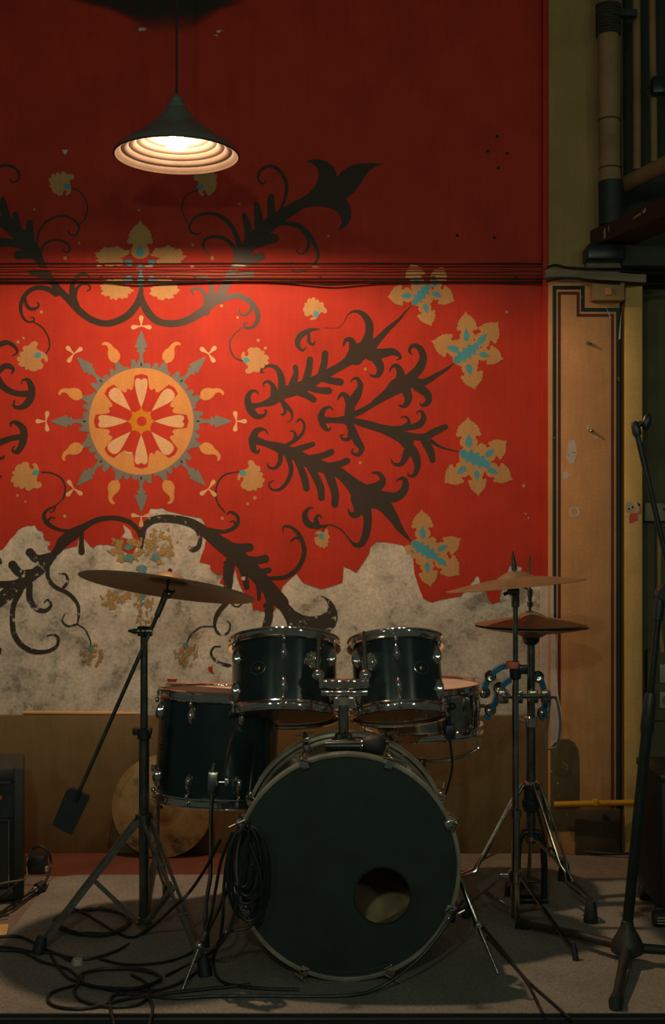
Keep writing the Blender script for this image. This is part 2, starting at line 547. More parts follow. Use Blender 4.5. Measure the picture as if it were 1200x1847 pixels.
# pillar at the right end of the mural
PY = 4.405
pz1 = 3.7
pillar = MB().box((wx(990, PY), PY, 0.0), (wx(1119, PY), 4.78, pz1), bev=0.004).build('wall_pillar', 'tan_paint')
tag(pillar, 'tan painted pillar edged with green and maroon lines', kind='structure')
up = MB().box((wx(990, PY), PY - 0.004, wz(486, PY)), (wx(1119, PY), PY, pz1)).build('upper_face', 'olive_paint', pillar)
post = MB().box((wx(1128, 4.40), 4.40, 0.0), (wx(1160, 4.40), 4.78, wz(505, 4.40)), bev=0.005).build('trim_1', 'mustard_paint')
tag(post, 'mustard painted wooden post beside the pillar', kind='structure')
wall_right = MB().box((1.0, 4.74, -0.3), (2.8, 4.86, 3.7)).build('wall_right', 'recess_paint')
tag(wall_right, 'dark olive recessed wall behind the microphone stand', kind='structure')
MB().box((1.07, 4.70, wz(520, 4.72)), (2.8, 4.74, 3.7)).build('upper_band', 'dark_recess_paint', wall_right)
# thin red edge strip between mural and pillar
MB().box((wx(981, PY), PY + 0.012, wz(1045, PY)), (wx(990, PY) - 0.0005, WY - 0.002, pz1)).build('corner_bead', 'red_paint', wall_back)
MB().box((wx(978, PY), PY + 0.010, dz), (wx(990, PY) - 0.0005, WY - 0.002, wz(1046, PY))).build('corner_bead', 'fresh_plaster', wall_back)

# ------------------------------------------------------------------ flat paint on the wall
class Paint:
    """outlines in photo pixels, laid on a wall plane; every stroke lies a hair above the last"""
    def __init__(self, Y, crop=(0, 0, 1.0)):
        self.Y = Y; self.c = crop; self.polys = []
    def crop(self, ox, oy, k):
        self.c = (ox, oy, k); return self
    def px(self, x, y):
        return (self.c[0] + x * self.c[2], self.c[1] + y * self.c[2])
    def poly(self, pts):
        self.polys.append([[self.px(*p) for p in pts]]); return self
    def stroke(self, *pts, per=5, taper=True):
        P = catmull(pts, per)
        L = []; R = []
        n = len(P)
        quads = []
        for i, (x, y, wd) in enumerate(P):
            a = P[max(i - 1, 0)]; b_ = P[min(i + 1, n - 1)]
            tx, ty = b_[0] - a[0], b_[1] - a[1]
            l = math.hypot(tx, ty) or 1
            nx, ny = -ty / l, tx / l
            h = max(wd, 1.5) / 2
            L.append((x + nx * h, y + ny * h)); R.append((x - nx * h, y - ny * h))
        group = []
        for i in range(n - 1):
            group.append([self.px(*p) for p in (L[i], L[i + 1], R[i + 1], R[i])])
        for (e, q) in ((P[0], P[1]), (P[-1], P[-2])):      # rounded ends, outside the ribbon only
            x, y, wd = e
            h = max(wd, 1.5) / 2
            a0 = math.atan2(y - q[1], x - q[0])
            group.append([self.px(x + h * math.cos(a0 - PI / 2 + PI * k / 8), y + h * math.sin(a0 - PI / 2 + PI * k / 8)) for k in range(9)])
        self.polys.append(group); return self
    def disc(self, x, y, r, ry=None, n=16):
        ry = ry or r
        return self.poly([(x + r * math.cos(2 * PI * k / n), y + ry * math.sin(2 * PI * k / n)) for k in range(n)])
    def build(self, name, mat, parent, layer=1, ledge=False, label=None):
        mb = MB()
        step = 0.000008
        Paint.count = getattr(Paint, 'count', 0) + 1
        jit = 0.000004 * (Paint.count % 23)
        for gi, group in enumerate(self.polys):
            Y = self.Y - 0.0012 - 0.00018 * layer - step * (gi % 30) - jit
            for pl in group:
                area = sum(a[0] * b_[1] - b_[0] * a[1] for a, b_ in zip(pl, pl[1:] + pl[:1]))
                if area > 0: pl = pl[::-1]
                vs_ = [((x - 600.0) * self.Y / F, Y, H - (y - HZ) * self.Y / F) for x, y in pl]
                mb.add(vs_, [list(range(len(vs_)))], None, False)
        if ledge:
            bm = bmesh.new()
            k = LY / self.Y
            for gi, group in enumerate(self.polys):
                Y = LY - 0.0003 - 0.00018 * layer - step * (gi % 30) - jit
                for pl in group:
                    if max(y for x, y in pl) < LT or min(y for x, y in pl) > LB: continue
                    vs_ = [bm.verts.new(((x - 600.0) * LY / F, Y, H - (y - HZ) * LY / F)) for x, y in pl]
                    try: bm.faces.new(vs_)
                    except ValueError: pass
            zt, zb = wz(LT + 0.5, LY), wz(LB - 0.5, LY)
            bmesh.ops.bisect_plane(bm, geom=bm.verts[:] + bm.edges[:] + bm.faces[:], plane_co=(0, 0, zt), plane_no=(0, 0, 1), clear_outer=True)
            bmesh.ops.bisect_plane(bm, geom=bm.verts[:] + bm.edges[:] + bm.faces[:], plane_co=(0, 0, zb), plane_no=(0, 0, -1), clear_outer=True)
            bm.verts.ensure_lookup_table(); bm.verts.index_update()
            if bm.faces:
                mb.add([v_.co.copy() for v_ in bm.verts], [[v_.index for v_ in fc.verts] for fc in bm.faces], None, False)
            bm.free()
        inv = ORG[parent.name].inverted()
        me = bpy.data.meshes.new(name)
        me.from_pydata([tuple(inv @ p) for p in mb.v], [], mb.f)
        me.materials.append(MATS[mat])
        bm = bmesh.new(); bm.from_mesh(me)
        for fc in bm.faces:
            fc.normal_update()
        flip = [fc for fc in bm.faces if fc.normal.y > 0]
        if flip: bmesh.ops.reverse_faces(bm, faces=flip)
        bm.to_mesh(me); bm.free()
        o = bpy.data.objects.new(name, me)
        col.objects.link(o); o.parent = parent
        ORG[o.name] = ORG[parent.name]
        if label: o['label'] = label
        return o
LT, LB = 477.0, 507.0

# the coat of red paint with its torn lower edge
edge = [(5, 991), (12, 983), (19, 972), (27, 965), (33, 956), (42, 951), (51, 948), (58, 949), (63, 947), (66, 953), (70, 957), (75, 958), (78, 961),
        (79, 969), (82, 975), (90, 976), (91, 982), (86, 986), (87, 991), (94, 994), (100, 993), (110, 992), (119, 990), (130, 987), (140, 985), (141, 974),
        (152, 972), (157, 978), (163, 985), (168, 989), (174, 984), (180, 982), (187, 983), (194, 982), (202, 984), (210, 986), (217, 990), (224, 994),
        (231, 999), (236, 1003), (241, 998), (243, 993), (247, 985), (250, 977), (252, 969), (256, 960), (262, 948), (266, 936), (269, 924), (272, 917), (283, 918), (292, 916),
        (303, 922), (317, 925), (331, 929), (348, 932), (364, 935), (369, 944), (366, 952), (372, 960), (374, 970), (370, 980), (369, 989), (364, 1001), (360, 1014),
        (370, 1016), (380, 1019), (379, 1025), (382, 1030), (392, 1035), (402, 1038), (399, 1045), (396, 1052), (407, 1056), (418, 1058), (421, 1040), (423, 1024),
        (426, 1033), (428, 1043), (433, 1055), (437, 1065), (446, 1074), (453, 1081), (455, 1092), (456, 1100), (465, 1100), (475, 1103), (486, 1101), (497, 1100), (499, 1092),
        (501, 1084), (506, 1070), (510, 1058), (522, 1046), (535, 1035), (541, 1044), (548, 1052), (560, 1056), (580, 1063), (600, 1057), (618, 1051), (619, 1036), (620, 1022),
        (632, 1027), (643, 1033), (650, 1023), (659, 1010), (666, 998), (668, 987), (680, 977), (694, 978), (710, 980), (727, 984), (737, 993), (745, 1003), (746, 1018), (748, 1035),
        (756, 1060), (764, 1080), (772, 1084), (780, 1087), (795, 1082), (812, 1079), (832, 1075), (840, 1065), (850, 1053), (860, 1039), (863, 1040), (867, 1052), (874, 1060),
        (878, 1072), (882, 1083), (888, 1090), (895, 1087), (901, 1086), (903, 1070), (911, 1050), (915, 1034), (919, 1021), (931, 1021), (943, 1024), (938, 1032), (950, 1044), (965, 1050), (986, 1052)]
def red_coat():
    mb = MB()
    pts = [(-1200, -400), (-1200, 1000), (0, 993)] + edge + [(986, -400)]
    f2 = [(wx(x), wz(y)) for x, y in pts]
    m4 = Matrix(((1, 0, 0, 0), (0, 0, -1, WY), (0, 1, 0, 0), (0, 0, 0, 1)))
    mb.prism(f2, -0.001, 0.0013, m4)
    o = mb.build('paint_coat', 'red_paint', wall_back)
    o['label'] = 'red paint coat with a torn lower edge'
red_coat()
# ledge along the wall, painted over with the mural
MB().box((-3.2, LY, wz(LB, LY)), (wx(986, LY), WY, wz(LT, LY)), bev=0.004).build('ledge', 'ledge_shade_red', wall_back)

def vine(name='painted_vine'):
    return Paint(WY)
U1 = (0, 280, 340 / 1200); U2 = (300, 280, 0.35); C3 = (0, 420, 0.35); C4 = (400, 480, 560 / 1200)
F1 = (680, 460, 280 / 1200); F2 = (680, 720, 280 / 1200); V1 = (420, 540, 0.25); V2 = (420, 740, 340 / 1200)
L1 = (0, 900, 280 / 1200); L2 = (260, 840, 380 / 1200); MD = (120, 620, 280 / 1200)

# top arch, left half
p = vine().crop(*U1)
S = p.stroke
S((897, 800, 8), (897, 880, 36), (870, 955, 46), (800, 1030, 46), (690, 1072, 42), (590, 1050, 42), (510, 995, 46), (440, 920, 46), (370, 850, 44), (310, 770, 44), (265, 690, 46), (215, 610, 84), (150, 530, 90), (70, 465, 76), (0, 420, 60), (-70, 390, 50))
S((190, 430, 36), (190, 500, 56), (200, 570, 50), (215, 620, 30)); S((100, 375, 36), (105, 440, 58), (130, 520, 50), (160, 580, 40)); S((20, 275, 26), (25, 340, 52), (50, 430, 60))
S((-20, 555, 62), (80, 560, 52), (190, 600, 40)); S((115, 636, 56), (160, 636, 52), (230, 650, 30)); S((200, 738, 46), (245, 750, 50), (320, 800, 30))
S((238, 640, 14), (240, 520, 14), (280, 440, 14), (350, 395, 14), (420, 390, 15), (480, 420, 15), (505, 470, 14), (480, 510, 12), (445, 502, 10), (437, 480, 8))
S((505, 445, 10), (545, 400, 10), (558, 330, 10), (540, 270, 9), (500, 225, 8), (460, 212, 8))
S((262, 660, 16), (265, 600, 16), (300, 555, 15), (360, 540, 15), (420, 555, 15), (445, 590, 14), (430, 620, 12), (407, 613, 10), (407, 600, 8))
S((-20, 80, 14), (40, 64, 18), (100, 85, 18), (125, 130, 16), (110, 165, 12), (75, 170, 10), (65, 155, 8))
S((360, 880, 44), (300, 850, 34), (230, 845, 30), (170, 880, 28), (137, 940, 26), (135, 1000, 20), (160, 1048, 16), (195, 1063, 14), (217, 1050, 11), (210, 1032, 8), (192, 1034, 6))
S((160, 900, 16), (170, 955, 22), (200, 980, 22), (238, 972, 17), (248, 950, 12), (235, 937, 8))
S((490, 970, 44), (465, 900, 42), (460, 840, 34), (480, 790, 26), (520, 757, 20), (560, 765, 14), (570, 785, 8))
S((475, 905, 26), (490, 850, 22), (525, 820, 18), (565, 825, 14), (575, 850, 11), (555, 866, 8))
p.crop(*C3)
S((175, 460, 8), (220, 490, 8), (250, 540, 8), (255, 590, 8), (230, 630, 8), (205, 640, 6))
p.build('painted_vine', 'vine_paint', wall_back, 3, True, 'dark painted scroll vine left of the lamp above the medallion')
# top arch, right half, ending in a trumpet flower
p = vine().crop(*U2); S = p.stroke
S((-128, 660, 6), (-128, 730, 28), (-100, 800, 40), (-50, 852, 38), (20, 868, 36), (100, 855, 38), (180, 810, 44), (240, 760, 46), (290, 700, 46), (330, 620, 46), (365, 560, 54), (400, 500, 70), (450, 440, 76), (520, 370, 72), (600, 310, 66), (680, 260, 60))
p.poly([(560, 330), (600, 285), (640, 262), (690, 225), (730, 200), (765, 165), (780, 130), (788, 95), (780, 70), (765, 52), (745, 42), (722, 32), (755, 21), (790, 22), (825, 32), (850, 50), (868, 70), (876, 92), (880, 112), (905, 85), (940, 60), (975, 47), (1010, 42), (1060, 40), (1112, 45), (1075, 62), (1050, 80), (1025, 110), (1000, 150), (970, 190), (930, 225), (940, 245), (950, 270), (955, 300), (950, 330), (935, 360), (910, 378), (878, 389), (898, 368), (905, 345), (900, 320), (888, 298), (865, 282), (830, 270), (790, 264), (750, 265), (700, 276), (660, 292), (620, 325), (590, 350)])
S((540, 215, 32), (540, 270, 42), (545, 350, 40)); S((466, 258, 32), (475, 320, 44), (480, 410, 50)); S((402, 307, 24), (420, 370, 40), (435, 460, 50))
S((560, 428, 46), (515, 437, 52), (440, 470, 40)); S((490, 523, 42), (440, 540, 50), (385, 560, 40)); S((440, 612, 32), (390, 622, 36), (330, 650, 30))
S((575, 310, 10), (610, 230, 16), (620, 150, 18), (585, 80, 18), (530, 57, 16), (482, 85, 14), (476, 128, 11), (500, 148, 9), (514, 130, 7))
S((375, 530, 30), (375, 460, 28), (340, 370, 24), (280, 315, 20), (210, 300, 16), (150, 320, 14), (120, 365, 13), (130, 398, 11), (165, 408, 8), (180, 395, 6))
S((107, 345, 7), (82, 280, 7), (100, 210, 7), (160, 180, 6))
S((365, 530, 28), (345, 470, 22), (300, 430, 20), (240, 420, 16), (197, 440, 14), (195, 485, 10), (225, 512, 7))
S((540, 365, 16), (620, 352, 22), (690, 370, 28), (750, 430, 24), (783, 510, 16), (765, 560, 14), (720, 590, 12), (670, 600, 12), (637, 580, 9), (642, 557, 7), (660, 556, 6))
S((695, 378, 18), (733, 430, 18), (730, 480, 14), (700, 508, 10), (672, 495, 8), (685, 476, 6))
S((205, 810, 36), (225, 740, 34), (235, 680, 26), (210, 632, 20), (170, 622, 14), (140, 635, 9)); S((205, 800, 26), (200, 720, 22), (165, 687, 16), (132, 695, 12), (140, 720, 8))
S((270, 750, 34), (350, 725, 30), (410, 740, 30), (455, 780, 28), (473, 830, 26), (460, 873, 18), (425, 893, 14), (402, 883, 10), (402, 866, 7), (420, 864, 6))
S((440, 760, 20), (435, 800, 16), (405, 826, 12), (377, 813, 9), (377, 792, 7)); S((390, 890, 6), (345, 930, 7), (327, 980, 8), (350, 1040, 8), (400, 1062, 8))
p.build('painted_vine', 'vine_paint', wall_back, 3, True, 'dark painted scroll vine ending in a trumpet shape right of the lamp')
# fragments at the left frame edge
p = vine().crop(*C3); S = p.stroke
S((-30, 590, 30), (0, 575, 30), (40, 566, 24), (80, 590, 17), (88, 618, 12), (67, 633, 8)); S((-10, 720, 24), (20, 690, 30), (50, 688, 28), (70, 706, 16), (60, 726, 8))
S((112, 780, 6), (120, 758, 10), (148, 763, 26), (165, 812, 38), (148, 870, 40), (110, 900, 26), (72, 893, 14), (76, 862, 8)); S((150, 830, 34), (80, 826, 30), (20, 795, 34), (-20, 740, 40))
S((60, 1000, 6), (56, 982, 12), (85, 978, 24), (122, 1015, 38), (118, 1080, 38), (90, 1128, 26), (65, 1120, 12), (75, 1100, 8)); S((110, 1050, 30), (50, 1062, 30), (-10, 1085, 34))
S((-10, 1165, 16), (15, 1160, 14), (22, 1150, 8)); S((-10, 1262, 16), (4, 1255, 12))
p.build('painted_vine', 'vine_paint', wall_back, 3, False, 'dark painted vine tips cut by the left edge of the picture')
# the three branching vines right of the medallion
p = vine().crop(*V1); S = p.stroke
S((185, 685, 8), (170, 662, 16), (130, 668, 30), (108, 720, 46), (125, 790, 56), (170, 843, 44), (222, 838, 24), (243, 807, 14), (225, 797, 8))
S((120, 775, 56), (200, 760, 34), (280, 735, 66), (360, 680, 84), (450, 650, 90), (540, 615, 84), (620, 570, 66), (720, 515, 60), (820, 455, 66), (900, 390, 130), (980, 345, 100), (1040, 300, 56), (1110, 225, 40), (1190, 155, 24), (1235, 105, 14), (1282, 50, 6))
S((452, 490, 38), (455, 545, 42), (430, 620, 60)); S((557, 435, 46), (550, 500, 48), (525, 600, 60)); S((667, 392, 48), (660, 460, 50), (635, 560, 60))
S((583, 723, 46), (540, 695, 50), (450, 660, 50)); S((692, 660, 52), (620, 655, 46), (530, 630, 50)); S((775, 597, 54), (720, 588, 50), (640, 570, 50))
S((355, 660, 60), (350, 565, 50), (320, 500, 36), (270, 478, 24), (220, 495, 18), (205, 522, 16), (225, 530, 8)); S((305, 700, 70), (290, 625, 38), (255, 593, 22), (222, 607, 14), (226, 630, 8))
S((350, 730, 30), (400, 780, 30), (430, 830, 18), (420, 873, 8), (395, 885, 5)); S((360, 740, 34), (380, 800, 26), (362, 833, 16), (345, 826, 8))
S((890, 420, 110), (870, 335, 64), (850, 293, 42), (815, 295, 26), (797, 335, 12)); S((950, 350, 90), (982, 255, 62), (982, 170, 56), (940, 108, 40), (880, 86, 20), (832, 112, 8), (800, 170, 5), (760, 205, 4), (660, 205, 4))
S((1000, 400, 90), (1090, 388, 66), (1150, 378, 54), (1195, 398, 34), (1210, 425, 18), (1185, 435, 8)); S((1030, 420, 70), (1065, 490, 56), (1048, 548, 36), (1005, 553, 16), (990, 535, 8))
S((625, 215, 6), (560, 222, 28), (490, 262, 44), (466, 320, 36), (500, 368, 20), (530, 350, 8)); S((548, 250, 22), (552, 308, 26), (578, 326, 18), (594, 303, 8))
p.build('painted_vine', 'vine_paint', wall_back, 3, False, 'upper dark painted vine with finger leaves right of the medallion')
p = vine().crop(*V1); S = p.stroke
S((722, 802, 8), (705, 777, 16), (660, 793, 30), (638, 850, 50), (658, 918, 40), (693, 943, 20), (708, 920, 8)); S((645, 868, 50), (740, 872, 40), (820, 868, 64))
S((830, 880, 60), (860, 838, 44), (940, 800, 40), (1040, 740, 40), (1120, 690, 54), (1190, 640, 84)); S((835, 880, 60), (850, 765, 70), (895, 690, 64), (922, 620, 40), (898, 572, 26), (862, 578, 12), (850, 598, 6)); S((850, 790, 60), (822, 705, 44), (785, 684, 28), (757, 722, 12))
p.crop(*F1)
S((-20, 1140, 44), (80, 1070, 70), (160, 1010, 120), (260, 985, 90), (360, 985, 56), (460, 930, 36), (540, 880, 22), (595, 838, 6))
S((180, 1000, 100), (182, 910, 62), (150, 855, 36), (112, 870, 18), (100, 905, 8)); S((230, 970, 80), (318, 890, 72), (358, 800, 60), (335, 725, 48), (280, 700, 34), (250, 740, 22), (272, 770, 8)); S((220, 1030, 76), (243, 1110, 60), (213, 1168, 34), (170, 1163, 10)); S((310, 1020, 66), (385, 1070, 62), (398, 1130, 46), (355, 1163, 26), (330, 1148, 8))
p.crop(*V2)
S((740, 60, 30), (850, 88, 50), (950, 118, 54), (1040, 150, 76), (1120, 200, 70)); S((745, 90, 50), (788, 190, 52), (820, 240, 40), (800, 283, 24), (757, 270, 12), (770, 242, 6)); S((755, 130, 40), (740, 180, 28), (702, 183, 18), (687, 160, 10), (705, 156, 6))
p.crop(*F2)
S((0, 215, 50), (100, 240, 70), (180, 265, 70)); S((530, 213, 42), (450, 250, 54), (350, 295, 56), (180, 265, 40)); S((430, 470, 46), (412, 400, 62), (360, 310, 60)); S((420, 325, 34), (500, 372, 18), (640, 410, 6))
S((80, 235, 50), (230, 222, 44), (320, 200, 52), (362, 150, 42), (345, 95, 24), (312, 97, 10), (312, 120, 6)); S((200, 225, 44), (248, 180, 26), (225, 137, 16), (187, 142, 8))
S((130, 250, 70), (225, 340, 74), (290, 420, 72), (313, 510, 50), (288, 588, 30), (242, 588, 14), (242, 567, 6)); S((235, 410, 64), (192, 498, 36), (132, 500, 20), (107, 462, 8))
p.build('painted_vine', 'vine_paint', wall_back, 4, False, 'inner dark painted vine forking towards two ochre flowers')
p = vine().crop(*V2); S = p.stroke
S((225, 150, 8), (200, 122, 16), (152, 132, 40), (127, 190, 50), (132, 250, 36), (160, 268, 18), (170, 245, 8))
S((130, 185, 60), (210, 212, 40), (300, 240, 66), (400, 285, 76), (500, 335, 80), (600, 370, 76), (680, 400, 70), (760, 470, 90), (840, 545, 150), (900, 560, 140), (960, 600, 96), (1020, 680, 66), (1070, 760, 40), (1135, 835, 8))
S((510, 216, 32), (450, 237, 40), (370, 262, 40)); S((628, 266, 42), (570, 290, 42), (490, 305, 40)); S((728, 322, 42), (670, 345, 44), (590, 358, 40))
S((470, 498, 42), (455, 430, 46), (420, 340, 40), (380, 290, 24)); S((565, 558, 42), (555, 480, 50), (490, 350, 50)); S((650, 598, 46), (650, 520, 50), (610, 400, 60))
S((340, 222, 20), (400, 190, 24), (448, 140, 18), (453, 82, 16), (428, 57, 14), (405, 76, 8)); S((385, 198, 20), (400, 160, 20), (382, 132, 12), (363, 136, 6)); S((305, 270, 34), (300, 330, 28), (270, 368, 20), (232, 363, 14), (222, 340, 8))
S((340, 270, 34), (372, 370, 30), (350, 450, 26), (300, 503, 20), (247, 503, 14), (232, 465, 10), (265, 447, 6))
S((850, 510, 70), (930, 482, 60), (955, 440, 40), (928, 402, 26), (885, 398, 8)); S((930, 550, 80), (1040, 552, 60), (1095, 500, 48), (1095, 442, 34), (1060, 437, 16), (1042, 457, 6)); S((790, 560, 80), (800, 640, 60), (770, 668, 40), (742, 650, 18), (737, 625, 6))
S((830, 580, 90), (858, 680, 56), (850, 780, 50), (820, 848, 40), (780, 858, 26), (740, 820, 10), (690, 760, 9), (620, 730, 9), (560, 742, 8))
S((512, 620, 8), (482, 627, 20), (458, 670, 36), (482, 723, 44), (550, 740, 28), (605, 732, 8)); S((540, 740, 40), (530, 690, 26), (553, 667, 14), (568, 690, 6)); S((600, 735, 6), (577, 760, 6), (570, 790, 5))
p.build('painted_vine', 'vine_paint', wall_back, 3, False, 'lower dark painted vine pointing at the torn plaster edge')
# lower arch, left half: worn on bare plaster
p = vine().crop(*L1); S = p.stroke
S((1092, 430, 6), (1095, 310, 40), (1060, 232, 38), (990, 172, 38), (880, 147, 38), (760, 160, 42), (660, 210, 52), (570, 270, 90), (490, 330, 90), (440, 400, 60), (380, 450, 40))
S((635, 270, 30), (630, 350, 40), (632, 408, 50)); S((570, 250, 30), (460, 238, 26), (370, 190, 36), (340, 130, 30), (370, 82, 20), (430, 52, 12), (495, -10, 8)); S((430, 60, 10), (415, 90, 14), (398, 103, 10), (382, 95, 6)); S((372, 165, 20), (400, 143, 16), (425, 152, 8))
p.crop(0, 0, 1.0)
S((114, 900, 3.2), (118, 880, 3.2), (110, 862, 3.2), (92, 853, 3), (75, 852, 3))
p.build('painted_vine', 'vine_paint', wall_back, 3, False, 'dark painted half arch under the medallion, left side')
p = vine().crop(*L1); S = p.stroke
S((430, 400, 40), (380, 470, 70), (330, 525, 80), (240, 600, 80), (130, 680, 100), (0, 780, 100), (-60, 830, 90))
S((232, 412, 66), (290, 462, 62), (410, 440, 60)); S((98, 508, 66), (160, 575, 62), (260, 565, 50)); S((-20, 662, 54), (100, 655, 52), (190, 625, 40))
S((370, 510, 30), (375, 610, 30), (430, 680, 30), (530, 730, 30), (600, 810, 26), (610, 890, 22), (603, 955, 12)); S((480, 698, 20), (523, 640, 24), (508, 582, 16), (460, 577, 10)); S((600, 965, 14), (530, 983, 16), (482, 940, 14), (502, 890, 7))
S((600, 968, 9), (660, 1010, 10), (698, 1090, 10), (705, 1140, 8)); S((230, 660, 50), (232, 770, 48), (280, 845, 40), (350, 863, 30), (396, 820, 22), (370, 778, 14), (342, 800, 8))
S((160, 710, 44), (110, 810, 42), (97, 920, 40), (110, 1040, 42), (170, 1130, 40), (260, 1178, 38), (360, 1178, 30), (436, 1140, 26), (452, 1080, 24), (420, 1048, 16), (365, 1056, 8)); S((-10, 470, 40), (4, 490, 30)); S((-10, 1190, 40), (5, 1160, 20))
p.build('painted_vine', 'vine_worn', wall_back, 3, False, 'worn dark scrolls flaking off bare plaster, lower left')
# lower arch, right half
p = vine().crop(*L2); S = p.stroke
S((0, 420, 10), (2, 350, 36), (60, 307, 42), (160, 302, 46), (260, 322, 50), (320, 355, 56)); S((285, 335, 26), (318, 400, 26), (310, 460, 26), (275, 478, 30), (257, 465, 16))
S((700, 800, 44), (712, 850, 46), (700, 900, 46), (668, 1000, 40)); S((480, 770, 26), (420, 840, 26), (402, 910, 18), (430, 958, 14), (478, 950, 12), (490, 900, 9), (466, 882, 6)); S((500, 788, 8), (530, 803, 10), (560, 785, 6)); S((397, 915, 7), (320, 920, 7), (262, 970, 8), (245, 1010, 6)); S((490, 1140, 20), (420, 1118, 18), (382, 1070, 14), (400, 1032, 10), (435, 1030, 6))
p.poly([(770, 770), (800, 765), (830, 795), (870, 832), (905, 850), (940, 858), (980, 857), (1015, 848), (1045, 822), (1050, 795), (1038, 770), (1020, 752), (1000, 737), (1035, 748), (1062, 765), (1085, 795), (1100, 830), (1103, 870), (1090, 912), (1065, 940), (1035, 962), (1000, 985), (990, 1090), (850, 1090), (830, 985), (822, 940), (812, 895), (795, 855), (770, 815), (755, 780)])
S((470, 560, 40), (480, 640, 56), (475, 720, 40))
p.build('painted_vine', 'vine_worn', wall_back, 3, False, 'worn dark fishtail scroll on bare plaster behind the rack tom')
p = vine().crop(*L2); S = p.stroke
S((310, 350, 54), (350, 378, 60), (420, 430, 80), (500, 490, 92), (580, 560, 90), (660, 640, 86), (730, 720, 84), (785, 780, 80))
S((370, 365, 26), (460, 375, 22), (528, 340, 22), (533, 290, 20), (495, 264, 16), (472, 275, 8)); S((520, 340, 16), (513, 317, 12), (490, 320, 6)); S((460, 265, 8), (415, 200, 10), (415, 110, 10), (460, 52, 10), (540, 35, 6))
S((600, 465, 50), (540, 467, 50), (460, 450, 40)); S((690, 530, 46), (630, 540, 44), (550, 520, 40)); S((712, 595, 32), (660, 602, 36), (590, 580, 30))
S((480, 500, 30), (492, 560, 44), (490, 600, 50)); S((530, 540, 20), (572, 630, 36), (585, 690, 34)); S((620, 620, 30), (652, 680, 30), (655, 760, 20)); S((690, 680, 50), (713, 760, 44), (716, 825, 44))
S((690, 640, 20), (800, 635, 24), (878, 580, 26), (913, 490, 26), (888, 400, 24), (840, 352, 18), (797, 347, 12), (790, 375, 6)); S((912, 440, 14), (870, 410, 14), (835, 430, 8))
p.build('painted_vine', 'vine_paint', wall_back, 4, False, 'dark painted half arch with finger leaves above the rack tom')

# ------------------------------------------------------------------ painted flowers
PETAL = [(0.0, 0.08), (0.05, 0.22), (0.14, 0.30), (0.25, 0.30), (0.32, 0.24), (0.36, 0.23), (0.40, 0.28), (0.37, 0.36), (0.42, 0.43), (0.50, 0.41), (0.55, 0.36), (0.60, 0.39), (0.65, 0.33), (0.71, 0.33), (0.76, 0.25), (0.82, 0.21), (0.88, 0.10), (0.94, 0.045), (1.0, 0.0)]
LEAF = [(0.0, 0.0), (0.06, 0.10), (0.2, 0.30), (0.33, 0.34), (0.38, 0.28), (0.45, 0.38), (0.6, 0.38), (0.64, 0.30), (0.72, 0.34), (0.86, 0.26), (0.9, 0.12), (1.0, 0.0)]
FEATHER = [(0.0, 0.02), (0.14, 0.10), (0.22, 0.07), (0.3, 0.16), (0.40, 0.08), (0.5, 0.17), (0.58, 0.08), (0.68, 0.15), (0.78, 0.06), (0.86, 0.10), (0.95, 0.02)]
TEAR = [(0.04, 0.05), (0.10, 0.11), (0.2, 0.13), (0.30, 0.10), (0.40, 0.04), (0.46, 0.0)]
def shape(tmpl, b0, t0, wide=1.0, skew=0.0):
    (bx, by), (tx, ty) = b0, t0
    dx, dy = tx - bx, ty - by
    out = []
    for side in (1, -1):
        row = [(u, v_ * side * wide * (1 + skew * side)) for u, v_ in tmpl]
        if side < 0: row = row[::-1]
        out += [(bx + dx * u - dy * v_, by + dy * u + dx * v_) for u, v_ in row]
    return out
def big_flower(crop, stem, tip, petals, label, ledge=False):
    q = Paint(WY, crop)
    q.poly(shape(LEAF, stem, tip, 1.25))
    fl = q.build('painted_flower', 'ochre_paint', wall_back, 5, ledge, label)
    Paint(WY, crop).poly(shape(FEATHER, stem, tip, 1.3)).build('blue_vein', 'blue_paint', fl, 7, ledge)
    for (b0, t0, wd, sk) in petals:
        pt = Paint(WY, crop).poly(shape(PETAL, b0, t0, wd, sk)).build('petal', 'ochre_paint', fl, 5, ledge)
        Paint(WY, crop).poly(shape(TEAR, b0, t0, wd * 0.9)).build('blue_spot', 'blue_paint', fl, 7, ledge)
big_flower(F1, (275, 385), (415, 225), [((272, 312), (80, 325), 1.0, .1), ((318, 240), (268, 60), 1.0, 0), ((438, 250), (510, 85), 0.9, .1), ((423, 290), (602, 358), 0.95, -.15), ((368, 372), (422, 552), 0.9, .15)], 'ochre star flower crossing the wall ledge', True)
big_flower(F1, (592, 832), (800, 682), [((640, 742), (420, 665), 0.95, .1), ((695, 675), (685, 435), 0.8, .1), ((778, 690), (940, 515), 0.9, .1), ((785, 762), (980, 806), 0.9, -.1), ((702, 838), (757, 1042), 1.0, -.1)], 'ochre star flower just below the ledge at right')
big_flower(F2, (636, 405), (890, 522), [((712, 380), (703, 138), 0.95, 0), ((832, 445), (1005, 320), 0.9, .1), ((848, 535), (1052, 626), 0.85, -.1), ((770, 540), (785, 752), 0.8, 0), ((695, 520), (520, 648), 0.95, 0)], 'ochre star flower at right, middle height')
big_flower(F2, (268, 1102), (482, 1238), [((357, 1085), (345, 850), 0.85, 0), ((465, 1172), (652, 1075), 0.85, .1), ((462, 1228), (642, 1362), 0.95, -.1), ((382, 1258), (415, 1452), 0.9, 0), ((290, 1190), (215, 1130), 0.9, 0)], 'ochre star flower beside the torn paint edge')

